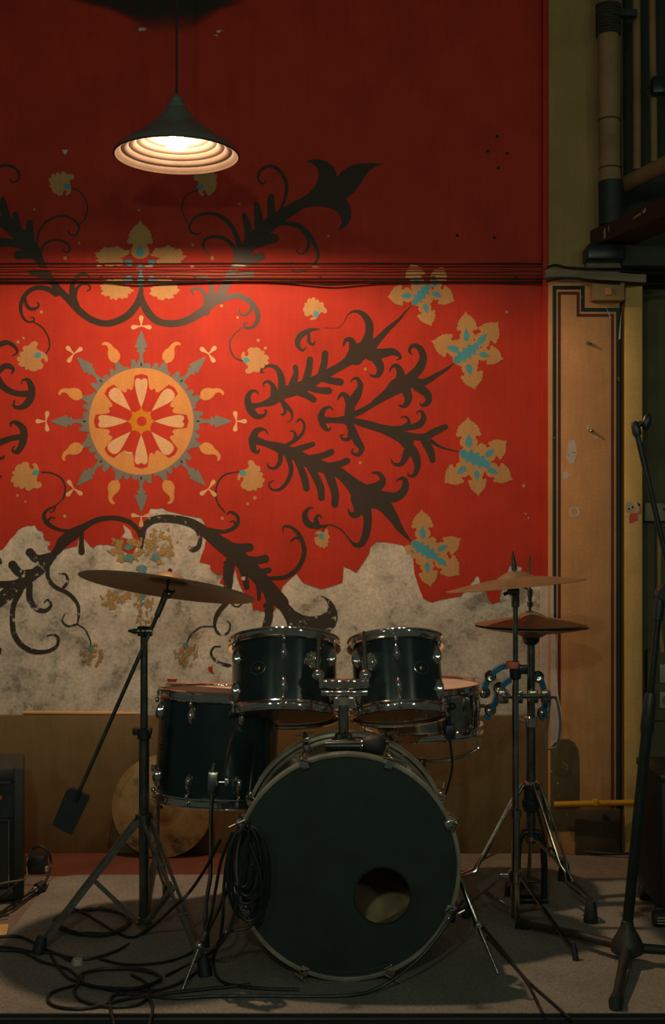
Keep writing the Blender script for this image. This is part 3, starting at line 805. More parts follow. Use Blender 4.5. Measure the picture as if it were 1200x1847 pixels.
def blob(cx, cy, rx, ry, seed, lobes=9, ragged=0.16, gap=None):
    rnd = random.Random(seed)
    pts = []
    n = 56
    ph = rnd.random() * 6.28
    for k in range(n):
        a = 2 * PI * k / n
        r = 1 + ragged * (0.6 * math.sin(lobes * a + ph) + 0.5 * math.sin((lobes * 2 + 1) * a + ph * 2) + 0.35 * rnd.uniform(-1, 1))
        if gap is not None:
            d = math.atan2(math.sin(a - gap), math.cos(a - gap))
            r *= 1 - 0.55 * math.exp(-(d / 0.35) ** 2)
        pts.append((cx + rx * r * math.cos(a), cy + ry * r * math.sin(a)))
    return pts
BLOSSOM = [(150, 568), (163, 574), (175, 571), (186, 563), (200, 561), (213, 565), (219, 577), (214, 590), (204, 594), (203, 606), (213, 618), (226, 632), (236, 645), (241, 662), (239, 680), (230, 692), (218, 688), (222, 675), (213, 664), (203, 670), (199, 682), (206, 698), (200, 712), (184, 720), (170, 714), (158, 719), (144, 716), (132, 708), (124, 696), (112, 697), (104, 690), (112, 677), (98, 674), (86, 664), (80, 650), (93, 643), (84, 632), (86, 618), (98, 612), (110, 617), (106, 604), (112, 594), (124, 593), (134, 598), (131, 584), (138, 572)]
def blossom(cx, cy, rx, ry, bx, by, seed, label, mat='ochre_paint', bmat='blue_paint', br=7.5):
    g = math.atan2(by - cy, bx - cx)
    sg = 1 if seed % 2 else -1
    outl = []
    for x, y in BLOSSOM:
        u, v_ = (x - 160) / 76.0, sg * (y - 641) / 76.0
        u, v_ = u * math.cos(g) - v_ * math.sin(g), u * math.sin(g) + v_ * math.cos(g)
        outl.append((cx + rx * u, cy + ry * v_))
    o = Paint(WY).poly(outl).build('painted_blossom', mat, wall_back, 6, False, label)
    dx, dy = math.cos(g), math.sin(g)
    b0 = (bx + dx * br, by + dy * br); t0 = (bx - dx * br * 3.2, by - dy * br * 3.2)
    Paint(WY).poly(shape(TEAR, b0, t0, 1.3)).build('blue_spot', bmat, o, 8)
blossom(110, 330, 22, 22, 121, 336, 1, 'small ochre blossom left of the lamp')
blossom(373, 328, 20, 24, 362, 337, 2, 'small ochre blossom below the lamp rim')
blossom(57, 645, 26, 25, 68, 641, 3, 'small ochre blossom at upper left of the medallion')
blossom(47, 861, 27, 26, 64, 853, 4, 'small ochre blossom at lower left of the medallion')
blossom(461, 650, 24, 23, 445, 650, 5, 'small ochre blossom at upper right of the medallion')
blossom(455, 861, 23, 26, 439, 853, 6, 'small ochre blossom at lower right of the medallion')
blossom(567, 556, 20, 19, 570, 566, 7, 'small ochre blossom hanging under the ledge')
blossom(582, 972, 14, 17, 580, 968, 8, 'tiny ochre blossom above the torn paint edge')
blossom(167, 1183, 20, 20, 164, 1169, 9, 'worn ochre blossom on bare plaster, lower left', 'ochre_worn', 'blue_worn')
blossom(337, 1180, 22, 22, 335, 1165, 10, 'worn ochre blossom on bare plaster above the floor tom', 'ochre_worn', 'blue_worn')
# flower where the arches meet at the top
q = Paint(WY, U1)
q.poly(shape(PETAL, (893, 660), (893, 412), 0.78))
fl = q.build('painted_flower', 'ochre_paint', wall_back, 5, True, 'ochre flower crossing the ledge above the medallion')
for i, (x, y, rx, ry, gp) in enumerate([(720, 645, 110, 62, 0.3), (1065, 645, 110, 62, 2.8), (745, 850, 100, 66, -0.6), (1045, 850, 92, 70, -2.6)]):
    Paint(WY, U1).poly(blob(x, y, rx, ry, 20 + i, 8, 0.14, gp)).build('petal', 'ochre_paint', fl, 5, True)
for b0, t0, wd in [((893, 650), (893, 500), 1.3), ((850, 695), (720, 650), 1.2), ((940, 695), (1060, 650), 1.2), ((850, 790), (700, 810), 1.4), ((940, 790), (1080, 810), 1.4), ((897, 850), (897, 600), 0.7), ((893, 740), (893, 640), 2.4)]:
    Paint(WY, U1).poly(shape(TEAR, b0, t0, wd)).build('blue_spot', 'blue_paint', fl, 7, True)
# its worn counterpart on the bare plaster below
q = Paint(WY)
q.poly(blob(229, 990, 30, 24, 31, 7, 0.2))
fl = q.build('painted_flower', 'ochre_worn', wall_back, 5, False, 'flaked ochre flower on bare plaster above the left cymbal')
for i, (x, y, rx, ry) in enumerate([(290, 985, 28, 30), (205, 1082, 22, 16), (260, 1098, 16, 38), (232, 1070, 16, 10)]):
    Paint(WY).poly(blob(x, y, rx, ry, 40 + i, 7, 0.22)).build('petal', 'ochre_worn', fl, 5)
for (x, y, rx, ry) in [(231, 987, 9, 6), (232, 1006, 10, 7), (281, 1005, 7, 7), (256, 1026, 10, 8), (258, 1075, 6, 16)]:
    Paint(WY).poly(blob(x, y, rx, ry, int(x), 5, 0.12)).build('blue_spot', 'blue_worn', fl, 8)

# ------------------------------------------------------------------ the medallion
MX, MY = 255.0, 760.0
def pol(r, deg): return (MX + r * math.sin(deg * D2R), MY - r * math.cos(deg * D2R))
pts = []
for k in range(48):
    a = k * 7.5
    u = k % 3
    r = [115, 104, 111][u] + (2 if k % 2 else -2)
    pts += [pol(r, a - 1.6), pol(r - 1, a + 1.6), pol(r - 9, a + 3.0)]
med = Paint(WY).poly(pts).build('painted_medallion', 'slate_paint', wall_back, 5, False, 'round sun medallion with slate teeth and cream petals')
Paint(WY).disc(MX, MY, 94.5, 96.5, 64).build('ring', 'orange_paint', med, 6)
pts = []
for k in range(8):
    c0 = k * 45
    pts += [pol(66, c0 - 12), pol(83, c0 - 8.2), pol(85.5, c0), pol(83, c0 + 8.2), pol(66, c0 + 12)]
    for j in range(1, 8):
        t = j / 8
        r = 66 - 5.5 * abs(math.sin(t * PI * 2)) - 1.5
        pts.append(pol(r, c0 + 12 + 21 * t))
Paint(WY).poly(pts).build('red_field', 'red_paint', med, 7)
for k in range(8):
    c0 = k * 45 + (1 if k % 2 else 0)
    def pp(r, off):
        bx, by = pol(r, c0)
        return (bx + off * math.cos(c0 * D2R), by + off * math.sin(c0 * D2R))
    if k % 2 == 0:
        prof = [(24, 0), (36, 4.5), (50, 8.5), (62, 11), (70, 11.6), (75, 10.5), (77.5, 7.5), (77.5, 4), (75, 1.0), (75, 0)]
    else:
        prof = [(26, 0), (38, 4), (50, 8), (60, 11), (68, 12), (74, 10.5), (78, 6), (79, 0)]
    outl = [pp(r, o_) for r, o_ in prof] + [pp(r, -o_) for r, o_ in reversed(prof[1:])]
    Paint(WY).poly(outl).build('petal', 'cream_paint', med, 8)
pts = []
for k in range(8):
    pts += [pol(25, k * 45), pol(18.5, k * 45 + 15), pol(20.5, k * 45 + 22.5), pol(18.5, k * 45 + 30)]
Paint(WY).poly(pts).build('star', 'yellow_paint', med, 9)
Paint(WY).disc(MX + 1, MY, 8.8, None, 24).build('star_hole', 'red_paint', med, 10)
for k in range(8):
    c0 = k * 45
    def pp(r, off):
        bx, by = pol(r, c0)
        return (bx + off * math.cos(c0 * D2R), by + off * math.sin(c0 * D2R))
    half = [(108, 4), (118, 3), (124, 4), (127, 9), (131, 5), (134, 11.5), (140, 9), (146, 7.5), (152, 5), (158, 3), (164, 0.5)]
    e = Paint(WY).poly([pp(r, o_) for r, o_ in half] + [pp(r, -o_) for r, o_ in reversed(half)]).build('arrow', 'slate_paint', med, 6)
    Paint(WY).poly([pp(99, 0), pp(102, 1.8), pp(107, 0), pp(102, -1.8)]).build('notch_mark', 'green_line_paint', med, 8)
    q = Paint(WY)
    cx, cy = pol(172, c0)
    for dd in (0, 100, -100):
        a = (c0 + dd) * D2R
        q.poly(shape([(0.0, 0.05), (0.3, 0.09), (0.65, 0.2), (0.85, 0.21), (0.97, 0.1), (1.0, 0.0)], (cx, cy), (cx + 19 * math.sin(a), cy - 19 * math.cos(a)), 1.0))
    q.build('trefoil', 'cream_paint', med, 6)
    # flame between two arrows: a leaf with a curled tip
    c1 = c0 + 22.5
    sg = 1 if k in (0, 1, 2, 3) else -1
    if k in (1, 3): sg = 1
    def ff(r, off):
        bx, by = pol(r, c1)
        return (bx + off * sg * math.cos(c1 * D2R), by + off * sg * math.sin(c1 * D2R))
    outl = [(114, 2), (120, 9), (128, 11), (136, 9), (143, 5), (149, 5), (153, 9), (153, 13), (157, 12), (158, 7), (155, 1), (149, -3), (142, -5), (134, -10), (126, -11), (119, -8)]
    Paint(WY).poly([ff(r, o_) for r, o_ in outl]).build('flame', 'orange_paint', med, 6)
# scattered dots
q = Paint(WY)
for x, y, r in [(400, 552, 3), (429, 573, 2.5), (466, 614, 3), (479, 628, 3), (659, 666, 2.8), (650, 835, 2.8), (914, 563, 3), (945, 876, 3), (460, 898, 3.4), (447, 909, 2.8), (33, 617, 3), (43, 610, 2.4), (75, 563, 3), (32, 894, 2.8), (46, 905, 2.2), (117, 931, 3.4), (401, 935, 3.2), (383, 466, 3.6), (118, 466, 3.4), (432, 368, 2.6), (143, 439, 2.6), (348, 442, 2.6), (593, 426, 2.6), (62, 378, 2.4), (251, 379, 2.4)]:
    q.disc(x, y, r, None, 10)
q.build('painted_dots', 'ochre_paint', wall_back, 6, False, 'scattered small ochre dots on the red wall')['kind'] = 'stuff'
# chips where fresh plaster shows, and red flecks left behind
for i, pl in enumerate([[(222, 946), (229, 951), (236, 957), (240, 971), (234, 973), (220, 969), (226, 960)],
          [(250, 51), (257, 50), (265, 51), (263, 55), (251, 57)], [(390, 56), (400, 54), (398, 59), (392, 60)], [(384, 64), (394, 63), (392, 66)], [(112, 271), (123, 270), (121, 277), (117, 280)],
          [(436, 1040), (443, 1040), (442, 1047), (436, 1046)], [(945, 925), (950, 926), (949, 929)], [(952, 932), (955, 934), (953, 938)], [(226, 815), (240, 816), (237, 819), (228, 818)], [(243, 816), (254, 816), (252, 819)], [(918, 1046), (922, 1045), (921, 1049)]]):
    Paint(WY).poly(pl).build('paint_chip', 'fresh_plaster', wall_back, 9)
for pl in [[(376, 1203), (383, 1202), (384, 1209), (387, 1216), (380, 1213), (376, 1208)], [(302, 1224), (312, 1225), (320, 1224), (318, 1229), (303, 1229)]]:
    Paint(WY).poly(pl).build('red_fleck', 'red_paint', wall_back, 2)
# drilled holes
for x, y in [(897, 247), (880, 273), (915, 277), (899, 303), (825, 425), (892, 429)]:
    Paint(WY).disc(x, y, 3.0, None, 10).build('drill_hole', 'soot_paint', wall_back, 6)
# dark blotch above the lamp, fading at the sides and below
def stain():
    rows = [(-60, 110, 470), (-20, 105, 455), (0, 115, 448), (9, 150, 440), (20, 195, 400), (34, 225, 380), (48, 250, 362), (62, 275, 345)]
    nx_ = 16
    vs_ = []; dn = []
    for j, (y, x0, x1) in enumerate(rows):
        for i in range(nx_ + 1):
            t = i / nx_
            x = x0 + (x1 - x0) * t
            vs_.append((wx(x), WY - 0.0045, wz(y)))
            edge_ = min(1, min(t, 1 - t) * 7)
            vert = 0.0 if j == len(rows) - 1 else min(1, (len(rows) - 1 - j) / 3)
            dn.append(edge_ * vert * 0.93)
    fs = [(j * (nx_ + 1) + i, j * (nx_ + 1) + i + 1, (j + 1) * (nx_ + 1) + i + 1, (j + 1) * (nx_ + 1) + i) for j in range(len(rows) - 1) for i in range(nx_)]
    inv = ORG[wall_back.name].inverted()
    me = bpy.data.meshes.new('soft_blotch')
    me.from_pydata([tuple(inv @ Vector(p)) for p in vs_], [], fs)
    a = me.attributes.new('blotch_amount', 'FLOAT', 'POINT')
    a.data.foreach_set('value', dn)
    me.materials.append(MATS['dark_blotch'])
    o = bpy.data.objects.new('soft_blotch', me); col.objects.link(o); o.parent = wall_back
    o['label'] = 'dark soft-edged blotch above the lamp'
stain()

# ------------------------------------------------------------------ pillar: painted lines and damage
def pline(name, mat, pts, wpx, layer):
    q = Paint(PY + 0.0012)
    for (a, b_) in zip(pts, pts[1:]):
        (x0, y0), (x1, y1) = a, b_
        if abs(x1 - x0) > abs(y1 - y0):
            q.poly([(min(x0, x1) - wpx / 2, y0 - wpx / 2), (max(x0, x1) + wpx / 2, y0 - wpx / 2), (max(x0, x1) + wpx / 2, y0 + wpx / 2), (min(x0, x1) - wpx / 2, y0 + wpx / 2)])
        else:
            q.poly([(x0 - wpx / 2, min(y0, y1) - wpx / 2), (x0 + wpx / 2, min(y0, y1) - wpx / 2), (x1 + wpx / 2, max(y0, y1) + wpx / 2), (x1 - wpx / 2, max(y0, y1) + wpx / 2)])
    q.build(name, mat, pillar, layer)
pline('border_line', 'green_line_paint', [(1000.5, 1300), (1000.5, 519), (1051.5, 519), (1051.5, 559), (1115, 559), (1115, 1490)], 7, 1)
pline('border_line', 'maroon_line_paint', [(1009, 1290), (1009, 529), (1043, 529), (1043, 569), (1105, 569), (1105, 1490)], 5.5, 2)
for pl in [[(1027, 795), (1036, 793), (1040, 806), (1041, 822), (1036, 834), (1028, 838), (1022, 826), (1023, 812)], [(1015, 852), (1022, 850), (1028, 857), (1022, 865), (1015, 863)],
           [(1072, 785), (1078, 786), (1079, 791), (1073, 791)], [(1082, 790), (1086, 789), (1085, 793)], [(1058, 768), (1063, 768), (1062, 774), (1058, 772)], [(1092, 552), (1104, 575), (1100, 572)],
           [(1118, 590), (1121, 560), (1119, 612), (1116, 612)], [(993, 1050), (999, 1045), (999, 1110), (1004, 1160), (1003, 1200), (1008, 1260), (1014, 1285), (1012, 1330), (1005, 1345), (993, 1345)],
           [(1024, 1103), (1030, 1102), (1029, 1105)]]:
    Paint(PY + 0.0012).poly(pl).build('paint_chip', 'fresh_plaster', pillar, 3)
q = Paint(PY + 0.0012)
n = 14
outer = [(1036 + 10 * math.cos(2 * PI * k / n), 923 + 9 * math.sin(2 * PI * k / n) + (1.5 if k % 3 else -1)) for k in range(n)]
inner = [(1036 + 6.5 * math.cos(2 * PI * k / n), 923 + 6 * math.sin(2 * PI * k / n)) for k in range(n)]
for k in range(n):
    q.poly([outer[k], outer[(k + 1) % n], inner[(k + 1) % n], inner[k]])
q.build('paint_chip', 'fresh_plaster', pillar, 3)
Paint(PY + 0.0012).poly([(1024, 814), (1041, 816), (1041, 824), (1024, 823)]).build('ochre_smear', 'ochre_worn', pillar, 4)
for x, y in [(1060, 618), (1064, 775)]:
    hk = MB().rod(at(x, y, PY), at(x, y, PY - 0.02), 0.006, 8)
    hk.curve([at(x, y, PY - 0.02), at(x + 3, y + 2, PY - 0.028), at(x + 7, y + 2, PY - 0.02)], 0.003, 6, 4)
    hk.build('wall_hook', 'dark_steel', pillar)
# plinth and a darker brown patch with a rounded top at the foot of the pillar
MB().box((wx(1037, PY), PY - 0.012, 0.0), (wx(1119, PY), PY - 0.0005, wz(1458, PY)), bev=0.006).build('plinth', 'plinth_stone', pillar)
Paint(PY + 0.0012).poly([(993, 1349), (1000, 1340), (1014, 1333), (1026, 1333), (1037, 1340), (1043, 1352), (1046, 1372), (1046, 1430), (1045, 1500), (993, 1500)]).build('dark_patch', 'dark_patch_paint', pillar, 3)
# sticker on the post
def on_post(pts, Yo, name, mat, parent=None):
    mb = MB()
    vs_ = [((x - 600) * 4.40 / F, 4.40 - Yo, H - (y - HZ) * 4.40 / F) for x, y in pts]
    k = len(vs_)
    vs_ += [(x, 4.40 - 0.0001, z) for x, y, z in vs_]
    mb.add(vs_, [list(range(k)), list(reversed(range(k, 2 * k)))] + [(i, (i + 1) % k, k + (i + 1) % k, k + i) for i in range(k)], None, False)
    return mb.build(name, mat, parent)
ell = lambda cx, cy, rx, ry, n=16: [(cx + rx * math.cos(2 * PI * k / n), cy + ry * math.sin(2 * PI * k / n)) for k in range(n)]
sticker = thing('sticker', 'small cut-out sticker with pale head and red shirt on mustard post', 'sticker', at(1143, 942, 4.399))
on_post(ell(1136, 915, 8, 10.5), 0.0010, 'pale_head', 'trunking', sticker)
on_post(ell(1135, 918, 2.4, 1.6, 8), 0.0014, 'eye', 'soot_paint', sticker)
on_post(ell(1141.5, 915, 1.6, 2.6, 8), 0.0014, 'eye', 'soot_paint', sticker)
on_post([(1136, 928), (1142, 925), (1150, 926), (1154, 922), (1154, 914), (1157, 914), (1157, 925), (1150, 930), (1151, 939), (1136, 944), (1135, 936)], 0.0009, 'red_shirt', 'red_plastic', sticker)
on_post(ell(1149, 919, 4.6, 6, 12), 0.0008, 'pink_patch', 'chipped_white', sticker)
on_post([(1150, 905), (1152, 908), (1156, 909), (1154, 914), (1151, 911)], 0.0012, 'dark_hand', 'soot_paint', sticker)

# ------------------------------------------------------------------ cables and rails along the wall
def wall_cable(pts, r, label, mat='cable_rubber', name='wall_cable'):
    o = MB().curve([at(x, y, Y) for x, y, Y in pts], r, 6, 4).build(name, mat)
    return tag(o, label, 'cable')
paint('maroon_black', (0.060, 0.016, 0.011), 0, 0.5)
wall_cable([(-60, 477, 4.432)] + [(x, 476.4 + random.uniform(-0.9, 0.9), 4.432) for x in range(40, 981, 60)] + [(986, 477, 4.432)], 0.0042, 'thin dark red cable lying on top of the wall ledge', 'maroon_black')
wall_cable([(-60, 485, 4.419)] + [(x, 485 + random.uniform(-0.8, 0.8), 4.419) for x in range(40, 981, 70)] + [(986, 485, 4.419)], 0.0032, 'thin red cable fixed along the face of the wall ledge', 'red_paint')
wall_cable([(-60, 503, 4.419)] + [(x, 502.5 + random.uniform(-0.7, 0.7), 4.419) for x in range(30, 981, 55)] + [(986, 503, 4.419)], 0.0034, 'dark red cable fixed along the lower rim of the ledge', 'maroon_black')
wall_cable([(-60, 509, 4.432), (60, 508, 4.432), (180, 507, 4.432), (240, 511, 4.428), (300, 510, 4.432), (420, 507, 4.432), (500, 508, 4.432), (560, 512, 4.428), (600, 514, 4.426), (650, 511, 4.43), (700, 509, 4.432), (850, 508, 4.432), (940, 510, 4.43), (985, 511, 4.43)], 0.0034, 'sagging black cable hanging just under the wall ledge')
for i, y0 in enumerate((481.5, 490.5, 496.5)):
    wall_cable([(-60, y0, 4.4225)] + [(x, y0 + random.uniform(-0.8, 0.8), 4.4225) for x in range(20, 981, 48)] + [(986, y0, 4.4225)], 0.0017,
               ('uppermost', 'middle', 'lowest')[i] + ' of three hair-thin dark wires on the ledge face', 'maroon_black')
for x in (183, 352, 577, 782, 930):
    MB().box((wx(x - 3, LY), LY - 0.006, wz(505, LY)), (wx(x + 3, LY), LY, wz(499, LY)), bev=0.001).build('cable_clip', 'maroon_black', wall_back)
# pale peeling chips on the ledge
for x, y, w_ in [(432, 473, 15), (270, 475, 10), (360, 497, 9), (180, 474, 6), (570, 476, 8), (348, 475, 5)]:
    Paint(LY).poly([(x - w_, y + 5), (x - w_ * .4, y + 4), (x + w_ * .5, y + 5), (x + w_, y + 7), (x + w_ * .3, y + 8), (x - w_ * .6, y + 8)]).build('paint_chip', 'fresh_plaster', wall_back, 4)

# old wooden rail over the pillar
wr = thing('wooden_rail', 'weathered wooden rail nailed across the pillar top', 'rail', at(1075, 508, 4.37))
b_ = MB()
xs = [985, 1010, 1040, 1075, 1110, 1140, 1166]
top = [486, 486, 489, 490, 491, 494, 495]; bot = [500, 499, 500, 504, 506, 508, 509]
vs_ = []
for Y in (4.36, 4.402):
    for x, t, bt in zip(xs, top, bot):
        vs_ += [at(x, t, 4.36) * 1.0, at(x, bt, 4.36) * 1.0]
        vs_[-1].y = Y; vs_[-2].y = Y
k = len(xs) * 2
fs = []
for i in range(len(xs) - 1):
    a = i * 2
    fs += [(a, a + 1, a + 3, a + 2), (k + a, k + a + 2, k + a + 3, k + a + 1), (a, a + 2, k + a + 2, k + a), (a + 1, k + a + 1, k + a + 3, a + 3)]
fs += [(0, k, k + 1, 1), (k - 2, k - 1, 2 * k - 1, 2 * k - 2)]
b_.add(vs_, fs, None, False).build('plank', 'old_wood', wr)
MB().box(at(1058, 481, 4.37) + Vector((0, 0, -0.004)), at(1122, 472, 4.37) + Vector((0, 0.035, 0))).build('packing_block', 'old_wood', wr)
wall_cable([(986, 482, 4.39), (1003, 478, 4.385), (1020, 482, 4.385), (1050, 484, 4.38), (1080, 487, 4.36), (1120, 488, 4.36), (1170, 492, 4.38), (1240, 494, 4.45)], 0.004, 'black cable lying over the weathered wooden rail')
wall_cable([(986, 508, 4.355), (1010, 503, 4.352), (1035, 502, 4.352), (1060, 507, 4.352), (1100, 511, 4.355), (1140, 513, 4.37), (1230, 509, 4.45)], 0.0045, 'black cable drooping under the weathered wooden rail')
jb = thing('junction_block', 'ochre painted junction block under the wooden rail', 'block', at(1094, 545, 4.38))
MB().box((wx(1068, 4.37), 4.355, wz(543, 4.37)), (wx(1126, 4.37), 4.404, wz(511, 4.37)), bev=0.005).build('body', 'olive_paint', jb)
MB().box((wx(1092, 4.35), 4.345, wz(532, 4.35)), (wx(1104, 4.35), 4.356, wz(519, 4.35)), bev=0.002).build('knob', 'tan_paint', jb)

# beam, bracket and pipes at the upper right
d = Vector((0.148, -0.44, 0)).normalized()
p0 = Vector((at(1066, 411, 4.36).x, 4.42, 0)); z1 = at(0, 411, 4.36).z; z0 = at(0, 441, 4.36).z
beam = thing('ceiling_beam', 'dark maroon beam with chipped paint jutting from the pillar', 'beam', (p0.x, p0.y, z0))
side = Vector((-d.y, d.x, 0)) * -1
if side.x < 0: side = -side
def beam_box(a, L, w_, za, zb):
    mb = MB()
    q0 = p0 + d * a
    P = [q0, q0 + d * L, q0 + d * L + side * w_, q0 + side * w_]
    vs_ = [Vector((q.x, q.y, za)) for q in P] + [Vector((q.x, q.y, zb)) for q in P]
    return mb.add(vs_, [(0, 3, 2, 1), (4, 5, 6, 7), (0, 1, 5, 4), (1, 2, 6, 5), (2, 3, 7, 6), (3, 0, 4, 7)], None, False)
beam_box(0, 1.6, 0.13, z0, z1).build('timber', 'beam_paint', beam)
for a, L, h0, h1 in [(0.115, 0.012, 0.1, 0.8), (0.145, 0.006, 0.45, 0.85), (0.30, 0.05, 0.55, 0.75), (0.36, 0.02, 0.6, 0.9), (0.52, 0.06, 0.45, 0.75), (0.60, 0.04, 0.62, 0.9)]:
    q0 = p0 + d * a; q1 = p0 + d * (a + L)
    n_ = -side * 0.0012
    zz = z1 - z0
    vs_ = [Vector((q0.x, q0.y, z0 + zz * h0)) + n_, Vector((q1.x, q1.y, z0 + zz * (h0 + 0.06))) + n_, Vector((q1.x, q1.y, z0 + zz * h1)) + n_, Vector((q0.x, q0.y, z0 + zz * (h1 - 0.15))) + n_]
    MB().add(vs_, [(0, 1, 2, 3)], None, False).build('paint_chip', 'chipped_white', beam)
br = thing('beam_bracket', 'black iron bracket under the maroon beam', 'bracket', at(1095, 474, 4.33))
MB().box((at(1058, 0, 4.33).x, 4.30, at(0, 470, 4.33).z), (at(1124, 0, 4.33).x, 4.402, at(0, 443, 4.33).z), bev=0.006).build('seat', 'black_paint_metal', br)
MB().box((at(1124, 0, 4.33).x, 4.34, at(0, 478, 4.33).z), (2.2, 4.69, at(0, 440, 4.33).z), bev=0.006).build('rail', 'dark_recess_paint', br)

big = thing('drain_pipe', 'thick stained drain pipe with rope and black wrappings', 'pipe', at(1100, 402, 4.33))
r = 19 * 4.33 / F
mb = MB()
P = [at(1103, 405, 4.335), at(1101, 330, 4.335), at(1099, 218, 4.335), at(1098, 100, 4.335), at(1097, 0, 4.335), at(1096, -190, 4.335)]
mb.tube(catmull(P, 4), r, 20).build('pipe', 'pipe_paint', big)
MB().tube([at(1103, 406, 4.335), at(1101.5, 328, 4.335)], r * 1.16, 20).build('black_wrap', 'black_rubber', big)
for y in (216, 303):
    MB().tube([at(1099.5 + (y - 216) / 50, y, 4.335), at(1099.5 + (y - 216) / 50, y + 2.5, 4.335)], r * 1.05, 20).build('joint_ring', 'rope', big)
for i in range(11):
    y = 12 + i * 5
    MB().lathe([(r * 1.0, -0.005), (r * 1.17, -0.004), (r * 1.2, 0), (r * 1.17, 0.004), (r * 1.0, 0.005)], 20, Matrix.Translation(at(1097.6, y, 4.335)) @ rot('Y', random.uniform(-5, 5)), closed=True).build('rope_turn', 'rope', big)
MB().box(at(1112, 28, 4.36), at(1150, 16, 4.36) + Vector((0, 0.03, 0))).build('strap', 'black_rubber', big)
def pipe(label, pts, r, mat='pipe_paint'):
    o = MB().curve(pts, r, 14, 4).build('wall_pipe', mat)
    return tag(o, label, 'pipe')
pipe('thin vertical pipe next to the thick drain pipe', [at(1149, 306, 4.45), at(1149, 150, 4.45), at(1148, 0, 4.45), at(1147, -150, 4.45)], 7.5 * 4.45 / F)
pipe('thin vertical pipe rising by the upper right frame edge', [at(1180, 292, 4.45), at(1179, 180, 4.45), at(1177, 60, 4.45), at(1175, -150, 4.45)], 6.5 * 4.45 / F)
pipe('hair-thin pale conduit behind the thick drain pipe', [at(1123, 330, 4.55), at(1122, 200, 4.55), at(1121, 40, 4.55), at(1120, -150, 4.55)], 2.2 * 4.55 / F)
q0 = at(1130, 332, 4.42); z_ = q0.z
pipe('sloping tan pipe reaching forward above the maroon beam', [q0, q0 + d * 0.3, q0 + d * 0.8, q0 + d * 1.5], 15 * 4.4 / F)
vd = thing('duct_valve', 'small black valve on the upper right pipes', 'valve', at(1186, 155, 4.4))
MB().box((-0.02, -0.02, -0.03), (0.03, 0.02, 0.03), bev=0.004).build('valve_body', 'black_paint_metal', vd, True)
MB().rod((-0.02, 0, 0), (-0.038, -0.002, -0.008), 0.004, 8).build('lever', 'black_paint_metal', vd, True)

# fittings on the recessed wall
tr = thing('cable_trunking', 'pale plastic cable trunking on the recessed wall', 'trunking', at(1200, 940, 4.72))
MB().box((at(1163, 0, 4.70).x, 4.70, at(0, 940, 4.70).z), (2.0, 4.742, at(0, 907, 4.70).z), bev=0.004).build('trunk', 'trunking', tr)
MB().box((at(1198, 0, 4.69).x, 4.696, at(0, 921, 4.69).z), (at(1202, 0, 4.69).x, 4.701, at(0, 916, 4.69).z)).build('vent_slot', 'black_plastic', tr)
yc = MB().curve([at(1189, 945, 4.72), at(1189, 1040, 4.72), at(1189, 1120, 4.72), at(1193, 1160, 4.72), at(1195, 1176, 4.72)], 0.009, 8, 4).build('yellow_conduit', 'mustard_paint')
tag(yc, 'yellow painted conduit running down the recessed wall', 'conduit')
bb = thing('back_board', 'dark grey switch board fixed on the recessed wall', 'board', at(1190, 1290, 4.72))
MB().box((at(1168, 0, 4.715).x, 4.715, at(0, 1300, 4.715).z), (1.7, 4.741, at(0, 1172, 4.715).z), bev=0.003).build('board', 'recess_paint', bb)
def plate(label, y0, y1, dials):
    t = thing('wall_plate', label, 'wall plate', at(1205, y1, 4.71))
    MB().box((at(1190.5, 0, 4.70).x, 4.70, at(0, y1, 4.70).z), (at(1226, 0, 4.70).x, 4.7145, at(0, y0, 4.70).z), bev=0.003).build('cover', 'plate_white', t)
    if dials:
        MB().rod(at(1204, (y0 + y1) / 2, 4.70), at(1204, (y0 + y1) / 2, 4.694), 0.019, 16).build('socket', 'black_plastic', t)
    else:
        MB().box(at(1202, (y0 + y1) / 2 + 6, 4.70) + Vector((0, -0.006, 0)), at(1212, (y0 + y1) / 2 - 6, 4.70)).build('rocker', 'plate_white', t)
plate('pale light switch plate at the right frame edge', 1198, 1232, False)
plate('pale socket plate below the light switch', 1248, 1278, True)

# yellow gas pipe and things lying by the pillar foot
gp = MB().curve([at(1000, 1451, 4.36), at(1030, 1450, 4.36), at(1070, 1449, 4.355), at(1120, 1448, 4.36), at(1160, 1447, 4.36), at(1171, 1450, 4.36), at(1177, 1464, 4.37), at(1184, 1478, 4.40), at(1200, 1486, 4.5)], 0.0105, 10, 5).build('gas_pipe', 'yellow_pipe_paint')
tag(gp, 'yellow gas pipe running low across the pillar foot', 'pipe')
cl = MB().box(at(1071, 1454, 4.34), at(1080, 1443, 4.34) + Vector((0, 0.03, 0)), bev=0.002).build('pipe_clip', 'yellow_pipe_paint', None)
tag(cl, 'yellow clip holding the gas pipe to the pillar', 'clip')
def fp(px, py, z=0.006): return onfloor(px, py, z)
tt = MB().curve([onfloor(1018, 1508, .02), onfloor(1040, 1501, .022), onfloor(1080, 1499, .02), onfloor(1115, 1497, .022), onfloor(1150, 1494, .02)], 0.017, 10, 5)
tag(tt.build('teal_hose', 'teal_tube'), 'thick teal hose lying along the pillar foot', 'hose')

